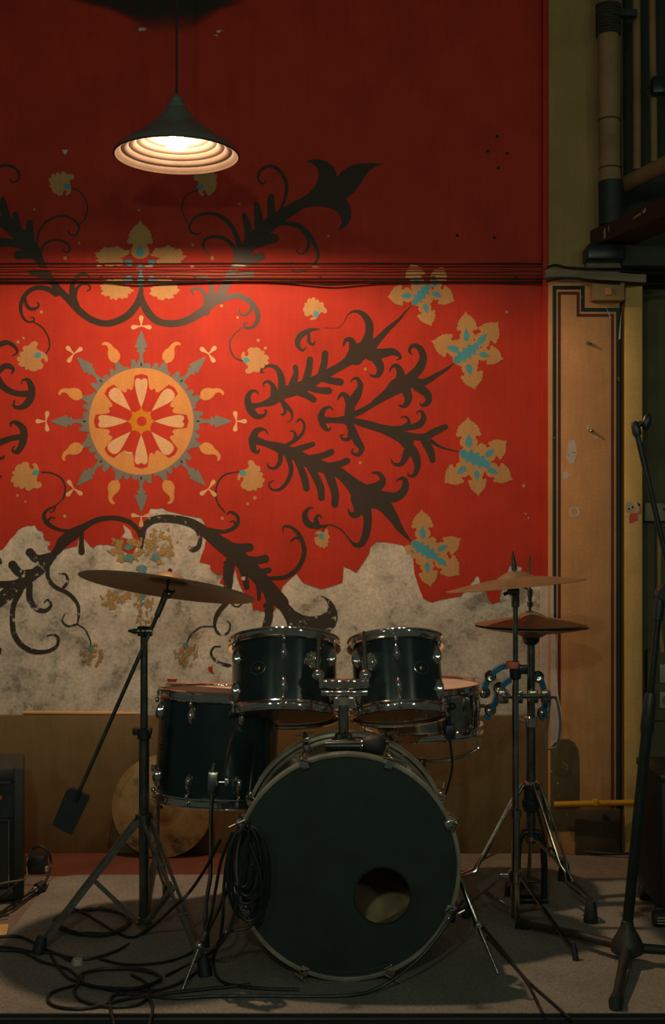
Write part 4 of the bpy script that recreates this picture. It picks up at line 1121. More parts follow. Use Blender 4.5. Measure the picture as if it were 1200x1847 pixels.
# ------------------------------------------------------------------ pendant lamp
LYD = 3.60
lc = at(319, 281, LYD)            # middle of the shade opening
R_ = 114 * LYD / F
pl = thing('pendant_lamp', 'grey metal pendant lamp with stepped white inside, lit', 'lamp', lc)
hgt = (281 - 192) * LYD / F * 1.0
prof_o = [(R_, 0.0), (R_ * 0.985, 0.006), (R_ * 0.90, 0.022), (R_ * 0.75, 0.042), (R_ * 0.58, 0.064), (R_ * 0.42, 0.087), (R_ * 0.30, 0.107), (R_ * 0.20, 0.128), (R_ * 0.15, 0.142)]
MB().lathe(prof_o, 64).build('shade', 'shade_outside', pl, True)
ins = [(R_ * 1.0, 0.0005), (R_ * 0.97, -0.002), (R_ * 0.945, 0.003)]
rr = R_ * 0.945; zz = 0.003
for i in range(5):
    ins += [(rr - 0.008, zz + 0.003), (rr - 0.013, zz + 0.0115)]
    rr2 = rr - 0.0225
    ins += [(rr2, zz + 0.0125)]
    rr, zz = rr2, zz + 0.0125
ins += [(rr * 0.6, zz + 0.018), (0.02, zz + 0.026)]
MB().lathe(ins, 64).build('reflector', 'shade_inside', pl, True)
MB().lathe([(R_ * 0.15 + 0.001, 0.139), (R_ * 0.15 + 0.001, 0.146), (0.021, 0.149), (0.019, 0.168), (0.012, 0.172), (0.006, 0.182), (0.0, 0.182)], 24).build('cap', 'shade_outside', pl, True)
MB().rod((0, 0, 0.178), (0, 0, 1.3), 0.0034, 8).build('cord', 'cable_rubber', pl, True)
bulb_z = 0.040
MB().lathe([(0.016, 0.05), (0.018, 0.085)], 20).build('bulb_holder', 'pale_plastic', pl, True)
bm_ = MB().ball((0, 0, bulb_z - 0.003), 0.033, 0.033, 0.022, 24, 12)
bo = bm_.build('bulb', 'bulb_glow', pl, True)

# ------------------------------------------------------------------ drum parts
def lug_mesh(L, Wd, Hh):
    """teardrop lug standing on the shell: length along z, wide along x, standing out along y"""
    mb = MB()
    n = 10; m_ = 8
    vs_ = []
    for i in range(n + 1):
        t = i / n
        u = -L / 2 + L * t
        k = math.sin(PI * min(1, max(0, t)) ** 0.75) ** 0.7 if 0 < t < 1 else 0.05
        for j in range(m_ + 1):
            a = PI * j / m_
            vs_.append((Wd / 2 * k * math.cos(a), Hh * k * math.sin(a) - 0.001, u))
    fs = []
    for i in range(n):
        for j in range(m_):
            a = i * (m_ + 1) + j
            fs.append((a, a + 1, a + m_ + 2, a + m_ + 1))
    mb.add(vs_, fs)
    mb.ball((0, Hh * 0.75, L * 0.5), 0.006, 0.006, 0.009, 10, 6)
    return mb
def hoop_prof(R, z, s):
    """flanged hoop around radius R, outer rim at z, s = +1 top / -1 bottom"""
    return [(R + 0.002, z - s * 0.028), (R + 0.012, z - s * 0.028), (R + 0.014, z - s * 0.025), (R + 0.012, z - s * 0.021), (R + 0.0065, z - s * 0.019), (R + 0.006, z - s * 0.012), (R + 0.0065, z - s * 0.006),
            (R + 0.012, z - s * 0.003), (R + 0.0125, z), (R + 0.009, z + s * 0.0015), (R + 0.004, z - s * 0.001), (R + 0.002, z - s * 0.010)]
def outward(deg):
    """local frame at angle deg on a drum side: 0 faces the camera (-Y)"""
    return rot('Z', deg) @ Matrix.Rotation(PI, 4, 'Z')
def make_drum(name, label, loc, R, L, rotm, nlug, lug_off, badge=None, shell='drum_lacquer', bottom='clear_head', long_lug=False, lug_skip=()):
    t = thing(name, label, 'drum', loc, rotm)
    h = L / 2
    MB().lathe([(R, -h + 0.006), (R, h - 0.006)], 64).build('shell', shell, t, True)
    MB().lathe([(R - 0.007, h - 0.004), (R - 0.007, -h + 0.004)], 48).build('shell_inside', 'inner_wood', t, True)
    MB().lathe(hoop_prof(R, h, 1), 64, None, True).build('hoop', 'chrome', t, True)
    MB().lathe(hoop_prof(R, -h, -1), 64, None, True).build('hoop', 'chrome', t, True)
    MB().lathe([(0.0005, h - 0.007), (R * 0.6, h - 0.007), (R + 0.001, h - 0.007), (R + 0.003, h - 0.014)], 48).build('batter_head', 'batter_head', t, True)
    MB().lathe([(0.0005, -h + 0.007), (R * 0.6, -h + 0.007), (R + 0.001, -h + 0.007), (R + 0.003, -h + 0.014)], 48).build('bottom_head', bottom, t, True)
    first = None
    rodm = None
    LL = 0.062 if not long_lug else 0.085
    for k in range(nlug):
        a = lug_off + 360.0 * k / nlug
        if k in lug_skip: continue
        for s in (1, -1):
            zc = s * (h - 0.064) if not long_lug else 0
            if long_lug and s < 0: 
                pass
            m4 = outward(a) @ Matrix.Translation((0, R - 0.001, zc)) @ (Matrix.Identity(4) if s > 0 else rot('Y', 180))
            if not (long_lug and s < 0):
                if first is None:
                    first = lug_mesh(LL, 0.023, 0.021).build('lug', 'chrome', t, True)
                    first.matrix_local = m4
                else:
                    dup_part(first, t, m4)
            m5 = outward(a) @ Matrix.Translation((0, R + 0.012, s * (h - 0.018)))
            if rodm is None:
                mr = MB().rod((0, 0, -0.022), (0, 0, 0.012), 0.0028, 8)
                mr.lathe([(0.0, 0.013), (0.0045, 0.012), (0.0045, 0.004), (0.006, 0.003), (0.0, 0.002)], 10)
                rodm = mr.build('tension_rod', 'chrome', t, True)
                rodm.matrix_local = m5 if s > 0 else m5 @ rot('Y', 180)
            else:
                dup_part(rodm, t, m5 if s > 0 else m5 @ rot('Y', 180))
    if badge is not None:
        mb = MB()
        n = 28
        def bpt(k, sx, sy, off):
            a = 2 * PI * k / n
            # pointed oval, wrapped on the shell
            x = sx * math.cos(a); y = sy * math.sin(a) * abs(math.sin(a)) ** 0.15
            an = (badge + math.degrees(x / R)) * D2R
            return Vector((math.sin(an) * (R + off), -math.cos(an) * (R + off), y + 0.004))
        vs_ = [bpt(k, 0.0245, 0.0185, 0.0012) for k in range(n)] + [bpt(k, 0.0225, 0.0165, 0.0014) for k in range(n)]
        ring = mb.add(vs_, [(k, (k + 1) % n, n + (k + 1) % n, n + k) for k in range(n)]).build('badge', 'worn_chrome', t, True)
        an = badge * D2R
        c_ = Vector((math.sin(an) * (R + 0.001), -math.cos(an) * (R + 0.001), 0.004))
        MB().ball((0, 0, 0), 0.0078, 0.003, 0.0078, 14, 8, Matrix.Translation(c_) @ rot('Z', badge)).build('badge_emblem', 'gold', ring, True)
        MB().ball((0.0015, -0.0022, -0.001), 0.0035, 0.0016, 0.0045, 10, 6, Matrix.Translation(c_) @ rot('Z', badge)).build('emblem_spot', 'black_plastic', ring, True)
    return t

def disc_bracket(t, R, deg, zc, r=0.025):
    """round clamp plate on a tom shell with ridged edge"""
    m4 = outward(deg) @ Matrix.Translation((0, R, zc)) @ rot('X', -90)
    mb = MB().lathe([(0.0, 0.020), (r * 0.2, 0.019), (r * 0.34, 0.015), (r * 0.40, 0.011), (r * 0.50, 0.0135), (r * 0.60, 0.0135), (r * 0.68, 0.009), (r * 0.78, 0.011), (r * 0.9, 0.0105), (r, 0.006), (r * 1.03, 0.0), (r, -0.004)], 24)
    o = mb.build('mount_bracket', 'chrome', t, True); o.matrix_local = m4
    e = MB()
    for k in range(10):
        a = 2 * PI * k / 10
        e.ball((r * 0.96 * math.cos(a), r * 0.96 * math.sin(a), 0.006), 0.0034, None, None, 8, 6)
    e.ball((0, 0, 0.016), 0.007, 0.007, 0.009, 10, 8)
    e2 = e.build('bracket_studs', 'chrome', o, True)
    return o

# ------------------------------------------------------------------ bass drum
BX, BYF, BR = 0.037, 3.135, 0.294
BYR = 3.505
BM = Matrix(((1, 0, 0, 0), (0, 0, -1, 0), (0, 1, 0, BR + CZ), (0, 0, 0, 1)))     # drum axis z -> towards the camera
bass = thing('bass_drum', 'large black bass drum with chrome hoops and a round port hole', 'drum', (BX, (BYF + BYR) / 2, 0))
hd = (BYR - BYF) / 2
SR = BR - 0.014
MB().lathe([(SR, -hd + 0.012), (SR, hd - 0.012)], 96, BM).build('shell', 'drum_lacquer', bass, True)
MB().lathe([(SR - 0.008, hd - 0.006), (SR - 0.008, -hd + 0.006)], 64, BM).build('shell_inside', 'inner_wood', bass, True)
def bass_hoop(z, s):
    pr = [(SR + 0.003, z - s * 0.036), (BR - 0.002, z - s * 0.036), (BR, z - s * 0.033), (BR, z - s * 0.026), (BR - 0.0035, z - s * 0.024), (BR - 0.0035, z - s * 0.011), (BR, z - s * 0.009), (BR, z - s * 0.002), (BR - 0.002, z), (SR + 0.006, z), (SR + 0.003, z - s * 0.003)]
    return MB().lathe(pr, 96, BM, True).build('hoop', 'brass_hoop', bass, True)
bass_hoop(hd, 1); bass_hoop(-hd, -1)
# front head with the port hole cut out
def front_head():
    mb = MB()
    z = hd - 0.008
    hc = ((690 - 626) * 3.135 / F, -(1620 - 1568) * 3.135 / F)
    hr = 0.072
    n = 72
    inn = []; outr = []
    for k in range(n):
        a = 2 * PI * k / n
        dx, dy = math.cos(a), math.sin(a)
        inn.append((hc[0] + hr * dx, hc[1] + hr * dy, z))
        bq = hc[0] * dx + hc[1] * dy
        cq = hc[0] ** 2 + hc[1] ** 2 - (SR + 0.004) ** 2
        tq = -bq + math.sqrt(bq * bq - cq)
        outr.append((hc[0] + tq * dx, hc[1] + tq * dy, z))
    mb.add(inn + outr, [(k, (k + 1) % n, n + (k + 1) % n, n + k) for k in range(n)], BM, False)
    mb.build('front_head', 'black_head', bass, True)
    rim = MB()
    rim.lathe([(hr, -0.001), (hr + 0.004, -0.001), (hr + 0.004, 0.0016), (hr, 0.0016)], 48, BM @ Matrix.Translation((hc[0], hc[1], z)), True)
    rim.build('port_ring', 'black_plastic', bass, True)
front_head()
MB().disc(SR + 0.002, -hd + 0.010, 64, BM).build('batter_head', 'bass_batter', bass, True)
claw0 = rod0 = lugb0 = None
for k in range(8):
    a = 22.5 + 45 * k
    for s in (1, -1):
        m4 = BM @ rot('Z', a) @ Matrix.Translation((0, BR, s * (hd - 0.018))) @ (Matrix.Identity(4) if s > 0 else rot('Y', 180))
        if claw0 is None:
            mb = MB()
            mb.box((-0.011, -0.004, -0.024), (0.011, 0.006, 0.020), bev=0.002)
            mb.box((-0.011, -0.020, 0.017), (0.011, 0.005, 0.0215), bev=0.0015)
            mb.ball((0, 0.008, 0.0), 0.008, 0.006, 0.016, 10, 8)
            claw0 = mb.build('claw_hook', 'chrome', bass, True); claw0.matrix_local = m4
        else:
            dup_part(claw0, bass, m4)
        rm = BM @ rot('Z', a) @ Matrix.Translation((0, BR + 0.010, s * (hd - 0.012))) @ (Matrix.Identity(4) if s > 0 else rot('Y', 180)) @ rot('Z', random.uniform(-50, 50))
        if rod0 is None:
            mb = MB().rod((0, 0, -0.075), (0, 0, 0.026), 0.0032, 8)
            mb.rod((-0.024, 0, 0.024), (0.024, 0, 0.024), 0.0034, 8)
            mb.ball((0, 0, 0.024), 0.006, None, None, 8, 6)
            rod0 = mb.build('tension_rod', 'worn_chrome', bass, True); rod0.matrix_local = rm
        else:
            dup_part(rod0, bass, rm)
        lm = BM @ rot('Z', a) @ Matrix.Translation((0, SR, s * (hd - 0.095)))
        if s < 0: lm = lm @ rot('Y', 180)
        if lugb0 is None:
            lugb0 = lug_mesh(0.062, 0.026, 0.022).build('lug', 'chrome', bass, True); lugb0.matrix_local = lm
        else:
            dup_part(lugb0, bass, lm)
# spurs: a bracket and a jointed leg on either side
for pts, bp in (([at(436, 1572, 3.30), at(405, 1612, 3.22), at(360, 1705, 3.13), onfloor(329, 1785, 0.012)], at(440, 1566, 3.32)),
                ([at(812, 1560, 3.32), at(833, 1590, 3.28), at(862, 1668, 3.25), onfloor(899, 1756, 0.012)], at(808, 1556, 3.33))):
    mb = MB().tube([pts[0], pts[1], pts[2]], 0.0085, 10)
    sp = mb.build('spur', 'worn_chrome', bass)
    MB().tube([pts[2], pts[3]], [0.0062, 0.0035], 10).build('spur_tip', 'worn_chrome', sp)
    MB().ball(pts[2], 0.0125, None, None, 10, 8).build('joint', 'chrome', sp)
    MB().ball(bp, 0.020, 0.022, 0.022, 12, 8).build('spur_bracket', 'chrome', sp)

# tom holder standing on the bass drum
HY = 3.33
th = thing('tom_holder', 'chrome double tom holder post on top of the bass drum', 'drum mount', at(620, 1345, HY))
shell_top = BR + CZ + SR
tp = at(620, 1232, HY)
bx_ = tp.x
mb = MB().box((bx_ - 0.033, HY - 0.03, shell_top - 0.004), (bx_ + 0.033, HY + 0.03, shell_top + 0.020), bev=0.004)
mb.lathe([(0.024, 0.0), (0.024, 0.012), (0.018, 0.016)], 20, Matrix.Translation((bx_, HY, shell_top + 0.018)))
mb.build('base_flange', 'worn_chrome', th)
MB().rod((bx_, HY, shell_top + 0.02), (bx_, HY, tp.z - 0.005), 0.0135, 20).build('post', 'worn_chrome', th)
MB().lathe([(0.0135, -0.012), (0.019, -0.010), (0.019, 0.010), (0.0135, 0.012)], 20, Matrix.Translation((bx_, HY, at(0, 1264, HY).z))).build('memory_collar', 'brass_hoop', th)
hb = MB()
for y0, y1, hw, rr_ in ((1224, 1240, 46, 0.02), (1243, 1254, 44, 0.018)):
    za, zb = at(0, y1, HY).z, at(0, y0, HY).z
    hb.box((bx_ - hw * HY / F + 0.004, HY - 0.020, za), (bx_ + hw * HY / F, HY + 0.016, zb), bev=0.005)
hb.build('clamp_block', 'chrome', th)
rib0 = None
for i in range(7):
    x = bx_ + (-40 + i * 13.3) * HY / F
    m4 = Matrix.Translation(Vector((x, HY - 0.020, at(0, 1232, HY).z)) - Vector(ORG[th.name].translation))
    if rib0 is None:
        rib0 = MB().rod((0, 0, -0.011), (0, 0, 0.011), 0.006, 10).build('clamp_bolt', 'chrome', th, True); rib0.matrix_local = m4
    else: dup_part(rib0, th, m4)
for sx, px_, ptop in ((-1, 574, 1138), (1, 659, 1140)):
    a = at(px_, 1213, 3.345); b2 = at(px_ - sx * 2, ptop, 3.40)
    MB().curve([Vector((bx_ + sx * 0.03, HY, at(0, 1232, HY).z)), Vector((a.x - sx * 0.012, HY, at(0, 1230, HY).z)), Vector((a.x, HY + 0.004, a.z)), Vector((a.x, 3.37, (a.z + b2.z) / 2)), b2], 0.0062, 10, 5).build('tom_arm', 'worn_chrome', th)
    MB().ball(Vector((a.x, HY + 0.004, a.z - 0.006)), 0.017, 0.016, 0.016, 12, 8).build('ball_clamp', 'chrome', th)
    MB().box((bx_ + sx * 0.020 - 0.008, HY - 0.012, at(0, 1282, HY).z), (bx_ + sx * 0.020 + 0.008, HY + 0.008, at(0, 1256, HY).z), bev=0.003).build('wing_screw', 'chrome', th)

# rack toms
tl = make_drum('rack_tom', 'larger black rack tom above the bass drum, left one', at(513, 1226, 3.53), 0.1515, 0.232, (rot('X', -19)).to_3x3(), 6, 1.5, badge=-27)
disc_bracket(tl, 0.1515, 33, 0.028)
tr_ = make_drum('rack_tom', 'smaller black rack tom above the bass drum, right one', at(717, 1224, 3.53), 0.129, 0.232, (rot('Y', -2.6) @ rot('X', -19)).to_3x3(), 6, -1.5, badge=30)
disc_bracket(tr_, 0.129, -38, 0.028)

# floor tom
ft = make_drum('floor_tom', 'deep black floor tom standing on three chrome legs', at(393, 1341, 3.62), 0.178, 0.325, (rot('Y', 2.2) @ rot('X', -3)).to_3x3(), 8, -20, badge=-63)
ORGft = ORG[ft.name]
def ft_leg(deg, low, zb):
    Rl = 0.178
    m4 = outward(deg) @ Matrix.Translation((0, Rl, zb))
    mb = MB().box((-0.016, -0.003, -0.034), (0.016, 0.020, 0.034), bev=0.007)
    o = mb.build('leg_bracket', 'worn_chrome', ft, True); o.matrix_local = m4
    MB().rod((-0.018, 0.012, 0.004), (-0.034, 0.012, 0.004), 0.0045, 10).add([], []).build('bracket_screw', 'chrome', o, True)
    kb = MB().box((-0.046, 0.004, -0.008), (-0.033, 0.020, 0.016), bev=0.003).build('wing_knob', 'chrome', o, True)
    topw = ORGft @ (m4 @ Vector((0, 0.012, 0.05)))
    botw = ORGft @ (m4 @ Vector((0, 0.014, -0.12)))
    k1 = Vector((botw.x + low[0], botw.y + low[1], 0.20))
    k2 = Vector((k1.x + low[2], k1.y + low[3], 0.13))
    k3 = Vector((k2.x + low[2] * 0.15, k2.y + low[3] * 0.15, 0.034))
    lg = MB().tube([topw, botw, k1] + [k2, k3], 0.0062, 10).build('leg', 'worn_chrome', ft)
    MB().tube([k3 + Vector((0, 0, 0.012)), Vector((k3.x, k3.y, CZ))], [0.011, 0.013], 12).build('rubber_foot', 'black_rubber', lg)
ft_leg(2, (0.0, 0.0, -0.012, -0.015), -0.088)
ft_leg(-112, (-0.0, 0.0, -0.030, 0.0), -0.088)
ft_leg(118, (0.0, 0.0, 0.0, 0.02), -0.088)

# snare drum and its stand
sn = make_drum('snare_drum', 'shallow chrome snare drum half hidden behind the right rack tom', at(762, 1277, 3.86), 0.178, 0.158, (rot('Y', -1.8)).to_3x3(), 8, 14, shell='worn_chrome', bottom='clear_head', long_lug=True)
MB().box((-0.013, -0.002, -0.05), (0.013, 0.018, 0.045), bev=0.003).build('strainer', 'worn_chrome', sn, True).matrix_local = outward(52) @ Matrix.Translation((0, 0.178, 0))
MB().rod((0, 0.018, 0.03), (0, 0.034, 0.03), 0.006, 10).build('strainer_lever', 'chrome', sn, True).matrix_local = outward(70) @ Matrix.Translation((0, 0.17, -0.02))
sc0 = Vector((0.284, 3.86, 0))
ss = thing('snare_stand', 'chrome basket stand carrying the snare drum', 'drum stand', sc0)
zbk = 0.50
MB().rod(sc0 + Vector((0, 0, 0.16)), sc0 + Vector((0, 0, zbk - 0.05)), 0.011, 14).build('tube', 'dark_steel', ss)
MB().lathe([(0.011, -0.02), (0.02, -0.016), (0.02, 0.016), (0.011, 0.02)], 16, Matrix.Translation(sc0 + Vector((0, 0, 0.34)))).build('collar', 'black_plastic', ss)
for a in (-100, 20, 140):
    dv = Vector((math.cos(a * D2R), math.sin(a * D2R), 0))
    q = sc0 + Vector((0, 0, zbk - 0.06))
    MB().curve([q, q + dv * 0.06 + Vector((0, 0, -0.004)), q + dv * 0.14 + Vector((0, 0, 0.006)), q + dv * 0.196 + Vector((0, 0, 0.028)), q + dv * 0.202 + Vector((0, 0, 0.055))], 0.005, 8, 4).build('basket_arm', 'chrome', ss)
for a in (-60, 60, 180):
    dv = Vector((math.cos(a * D2R), math.sin(a * D2R), 0))
    lg = MB().bar(sc0 + Vector((0, 0, 0.26)) + dv * 0.012, sc0 + dv * 0.23 + Vector((0, 0, 0.022)), 0.014, 0.004).build('leg', 'worn_chrome', ss)
    MB().rod(sc0 + dv * 0.222 + Vector((0, 0, 0.034)), sc0 + dv * 0.238 + Vector((0, 0, CZ)), 0.012, 10).build('rubber_foot', 'black_rubber', lg)
    MB().bar(sc0 + Vector((0, 0, 0.165)) + dv * 0.01, sc0 + dv * 0.125 + Vector((0, 0, 0.135)), 0.010, 0.003).build('brace', 'worn_chrome', lg)

# clip microphone on the snare side, its cable hanging down
cm = thing('clip_microphone', 'black clip-on microphone between the right rack tom and snare', 'microphone', at(813, 1335, 3.64))
MB().box(at(804, 1334, 3.64), at(822, 1308, 3.64) + Vector((0, 0.03, 0)), bev=0.004).build('clip_body', 'black_plastic', cm)
MB().curve([at(810, 1308, 3.655), at(806, 1290, 3.655), at(808, 1276, 3.655), at(815, 1272, 3.655)], 0.008, 10, 4).build('gooseneck', 'black_plastic', cm)
MB().ball(at(816, 1274, 3.655), 0.013, 0.013, 0.011, 12, 8).build('capsule', 'black_rubber', cm)
MB().curve([at(811, 1333, 3.655), at(814, 1352, 3.66), at(816, 1385, 3.68), at(808, 1420, 3.7), at(795, 1460, 3.75), at(785, 1520, 3.75), Vector((0.33, 3.72, 0.02))], 0.0035, 8, 5).build('cable', 'cable_rubber', cm)

# microphone resting on the bass drum shell
mm = thing('microphone', 'black handheld microphone lying on top of the bass drum', 'microphone', at(642, 1360, 3.225))
zc = shell_top + 0.0165
m4 = Matrix.Translation((at(587, 0, 3.225).x, 3.225, zc)) @ rot('Y', 90)
L_ = 110 * 3.225 / F
MB().lathe([(0.0, 0), (0.0125, 0.0), (0.0135, 0.004), (0.0145, L_ * 0.3), (0.0155, L_ * 0.52), (0.016, L_ * 0.57)], 20, m4).build('handle', 'black_paint_metal', mm)
MB().lathe([(0.016, L_ * 0.57), (0.0185, L_ * 0.59), (0.0185, L_ * 0.61), (0.016, L_ * 0.625)], 20, m4).build('ring', 'worn_chrome', mm)
MB().lathe([(0.016, L_ * 0.615), (0.0225, L_ * 0.66), (0.0265, L_ * 0.76), (0.0262, L_ * 0.86), (0.021, L_ * 0.95), (0.010, L_ * 0.995), (0.0, L_)], 24, m4 @ Matrix.Translation((-0.004, 0, 0))).build('grille', 'black_rubber', mm)

# ------------------------------------------------------------------ cymbals
def cymbal(name, label, loc, R, rotm, mat, bell=0.06, bow=0.022, bh=0.026, cat='cymbal', flip=1):
    pr = [(0.006, bow + bh)]
    for i in range(1, 7):
        t = i / 6
        pr.append((0.006 + (bell - 0.006) * t, bow + bh * math.cos(t * PI / 2) ** 0.9))
    for i in range(1, 9):
        t = i / 8
        pr.append((bell + (R - bell) * t, bow * (1 - t ** 1.25)))
    th_ = 0.0013
    full = pr + [(r_, z - th_) for r_, z in reversed(pr)]
    mb = MB().lathe([(r_, z * flip) for r_, z in full], 96, None, True)
    me = mb.mesh(name, mat)
    ob = bpy.data.objects.new(name, me); col.objects.link(ob)
    ob.matrix_world = Matrix.Translation(loc) @ rotm
    ORG[ob.name] = Matrix.Translation(loc) @ rotm
    return tag(ob, label, cat)

# left crash with its boom stand
CX, CY = at(260, 0, 3.51).x, 3.51
lcz = at(302, 1060, 3.50)
rl = rot('Y', 7.6) @ rot('X', -10.5)
cymbal('crash_cymbal', 'large tilted crash cymbal on the left boom stand', lcz, 160 * 3.5 / F, rl, 'cymbal_bronze', 0.062, 0.020, 0.026)
ls = thing('cymbal_stand', 'boom cymbal stand with hanging counterweight at left', 'cymbal stand', (CX, CY, 0))
zt = lambda y, Y=3.51: at(0, y, Y).z
MB().rod((CX, CY, zt(1664)), (CX, CY, zt(1318)), 0.0145, 18).build('lower_tube', 'dark_steel', ls)
MB().rod((CX, CY, zt(1320)), (CX, CY, zt(1146)), 0.0108, 18).build('upper_tube', 'dark_steel', ls)
mb = MB().lathe([(0.0145, 0.0), (0.020, 0.004), (0.020, 0.03), (0.012, 0.034)], 18, Matrix.Translation((CX, CY, zt(1334))))
mb.box((-0.032, -0.012, 0.014), (0.022, 0.012, 0.034), Matrix.Translation((CX, CY, zt(1334))), bev=0.003)
mb.build('height_collar', 'black_plastic', ls)
ct = Vector((CX, CY - 0.012, zt(1138)))
mb = MB().rod(ct + Vector((-0.016, 0, 0)), ct + Vector((0.026, 0, 0)), 0.0145, 16)
mb.ball(ct, 0.018, 0.018, 0.016, 12, 8)
mb.build('boom_clamp', 'dark_steel', ls)
MB().tube([ct + Vector((-0.014, 0, 0)), ct + Vector((-0.026, 0, 0)), ct + Vector((-0.044, 0, 0.001))], [0.006, 0.008, 0.003], 8).build('wing_bolt', 'dark_steel', ls)
b0 = at(303, 1066, 3.49); b1 = at(143, 1428, 3.49)
MB().rod(at(297, 1080, 3.49), b1, 0.0058, 12).build('boom_rod', 'dark_steel', ls)
mb = MB().tube([at(283, 1112, 3.49), at(298, 1076, 3.49), at(302, 1064, 3.49)], [0.0085, 0.0095, 0.009], 12)
mb.ball(at(305, 1072, 3.48), 0.013, 0.011, 0.013, 10, 8); mb.rod(at(305, 1072, 3.48), at(316, 1066, 3.478), 0.004, 8)
mb.build('tilter', 'dark_steel', ls)
nrm = (rl.to_3x3() @ Vector((0, 0, 1)))
cc = lcz + nrm * 0.034
MB().tube([lcz - nrm * 0.015, cc + nrm * 0.022], 0.0035, 8).build('rod', 'dark_steel', ls)
MB().tube([cc + nrm * 0.006, cc + nrm * 0.012, cc + nrm * 0.02], [0.0085, 0.0075, 0.005], 10).build('wing_nut', 'black_plastic', ls)
MB().tube([cc - nrm * 0.0, cc + nrm * 0.006], 0.011, 12).build('felt', 'felt', ls)
# flat counterweight paddle
dirn = (b1 - b0).normalized()
e0 = b1 - dirn * 0.002
w4 = Matrix((Vector((dirn.z, 0, -dirn.x)), Vector((0, 1, 0)), dirn)).transposed().to_4x4(); w4.translation = e0
MB().add([(-0.026, -0.009, 0), (0.024, -0.009, 0), (0.034, -0.009, 0.012), (0.032, -0.009, 0.118), (-0.030, -0.009, 0.122), (-0.034, -0.009, 0.010),
          (-0.026, 0.009, 0), (0.024, 0.009, 0), (0.034, 0.009, 0.012), (0.032, 0.009, 0.118), (-0.030, 0.009, 0.122), (-0.034, 0.009, 0.010)],
         [(0, 1, 2, 3, 4, 5), (11, 10, 9, 8, 7, 6)] + [(i, (i + 1) % 6, 6 + (i + 1) % 6, 6 + i)[::-1] for i in range(6)], w4, False).build('counterweight', 'black_rubber', ls)
MB().tube([w4 @ Vector((-0.002, -0.010, 0)), w4 @ Vector((-0.002, -0.010, 0.03))], [0.009, 0.007], 8).build('weight_socket', 'black_rubber', ls)
hubz = zt(1478)
MB().lathe([(0.0145, -0.022), (0.024, -0.018), (0.026, 0.0), (0.024, 0.016), (0.0145, 0.02)], 18, Matrix.Translation((CX, CY, hubz))).build('leg_hub', 'dark_steel', ls)
MB().lathe([(0.0145, -0.012), (0.022, -0.010), (0.022, 0.010), (0.0145, 0.012)], 18, Matrix.Translation((CX, CY, zt(1660)))).build('brace_hub', 'dark_steel', ls)
def leg(stand, c0, hub_z, foot, brace_z, frac, wd=0.018, double=True, mat='dark_steel', footr=0.017, clr=0.02):
    c0 = Vector((c0[0], c0[1], 0)); foot = Vector(foot)
    dv = (foot - c0); dv.z = 0; dv.normalize()
    sd = Vector((-dv.y, dv.x, 0))
    a = c0 + dv * clr + Vector((0, 0, hub_z)); f = Vector((foot.x, foot.y, 0.03))
    lg = MB()
    if double:
        for s in (-1, 1):
            lg.bar(a + sd * s * wd * 0.5, f + sd * s * wd * 0.3, 0.004, wd * 0.55)
        for t in (0.32, 0.66):
            m_ = a.lerp(f, t)
            lg.rod(m_ - sd * wd * 0.6, m_ + sd * wd * 0.6, 0.004, 8)
    else:
        lg.bar(a, f, wd * 0.7, 0.006)
    lo = lg.build('leg', mat, stand)
    if brace_z is not None:
        m_ = a.lerp(f, frac)
        MB().bar(c0 + dv * clr + Vector((0, 0, brace_z)), m_, wd * 0.6, 0.012).build('brace', mat, lo)
    MB().tube([f + Vector((0, 0, 0.022)) - dv * 0.004, f + Vector((0, 0, 0.008)), Vector((f.x + dv.x * 0.008, f.y + dv.y * 0.008, CZ))], [footr * 0.8, footr, footr * 1.1], 12).build('rubber_foot', 'black_rubber', lo)
f1 = onfloor(74, 1724); f2 = onfloor(368, 1764); f3 = Vector((CX + 0.02, CY + 0.36, 0))
for f_ in (f1, f2, f3):
    leg(ls, (CX, CY), hubz, f_, zt(1660), 0.48, wd=0.025, mat='strap_steel')

# right crash on a straight stand
RX, RY = at(930, 0, 3.57).x, 3.57
rcz = at(931, 1056, RY)
rr4 = rot('Y', -5.6) @ rot('X', -1.2)
cymbal('crash_cymbal', 'smaller crash cymbal on the straight stand at right', rcz, 126 * RY / F, rr4, 'cymbal_bronze', 0.056, 0.022, 0.020)
rs = thing('cymbal_stand', 'straight chrome cymbal stand in front of the hi-hat', 'cymbal stand', (RX, RY, 0))
zr = lambda y: at(0, y, RY).z
MB().rod((RX, RY, zr(1655)), (RX, RY, zr(1462)), 0.0128, 16).build('lower_tube', 'worn_chrome', rs)
MB().rod((RX, RY, zr(1465)), (RX, RY, zr(1205)), 0.0098, 16).build('middle_tube', 'worn_chrome', rs)
MB().rod((RX, RY, zr(1207)), (RX, RY, zr(1080)), 0.0075, 16).build('upper_tube', 'dark_steel', rs)
MB().lathe([(0.0128, -0.012), (0.017, -0.010), (0.017, 0.010), (0.010, 0.014)], 16, Matrix.Translation((RX, RY, zr(1466)))).build('height_collar', 'worn_chrome', rs)
mb = MB().lathe([(0.010, -0.026), (0.0165, -0.022), (0.018, 0.0), (0.0165, 0.018), (0.008, 0.022)], 16, Matrix.Translation((RX, RY, zr(1210))))
mb.box((0.008, -0.014, -0.012), (0.036, 0.010, 0.014), Matrix.Translation((RX, RY, zr(1208))), bev=0.004)
mb.build('height_collar', 'black_paint_metal', rs)
MB().lathe([(0.0185, -0.008), (0.0195, -0.006), (0.0195, 0.010), (0.0185, 0.012)], 16, Matrix.Translation((RX - 0.008, RY - 0.004, zr(1200)))).build('tape_band', 'orange_tape', rs)
MB().lathe([(0.008, -0.02), (0.012, -0.018), (0.012, 0.016), (0.008, 0.02)], 14, Matrix.Translation((RX, RY, zr(1083)))).build('sleeve', 'dark_steel', rs)
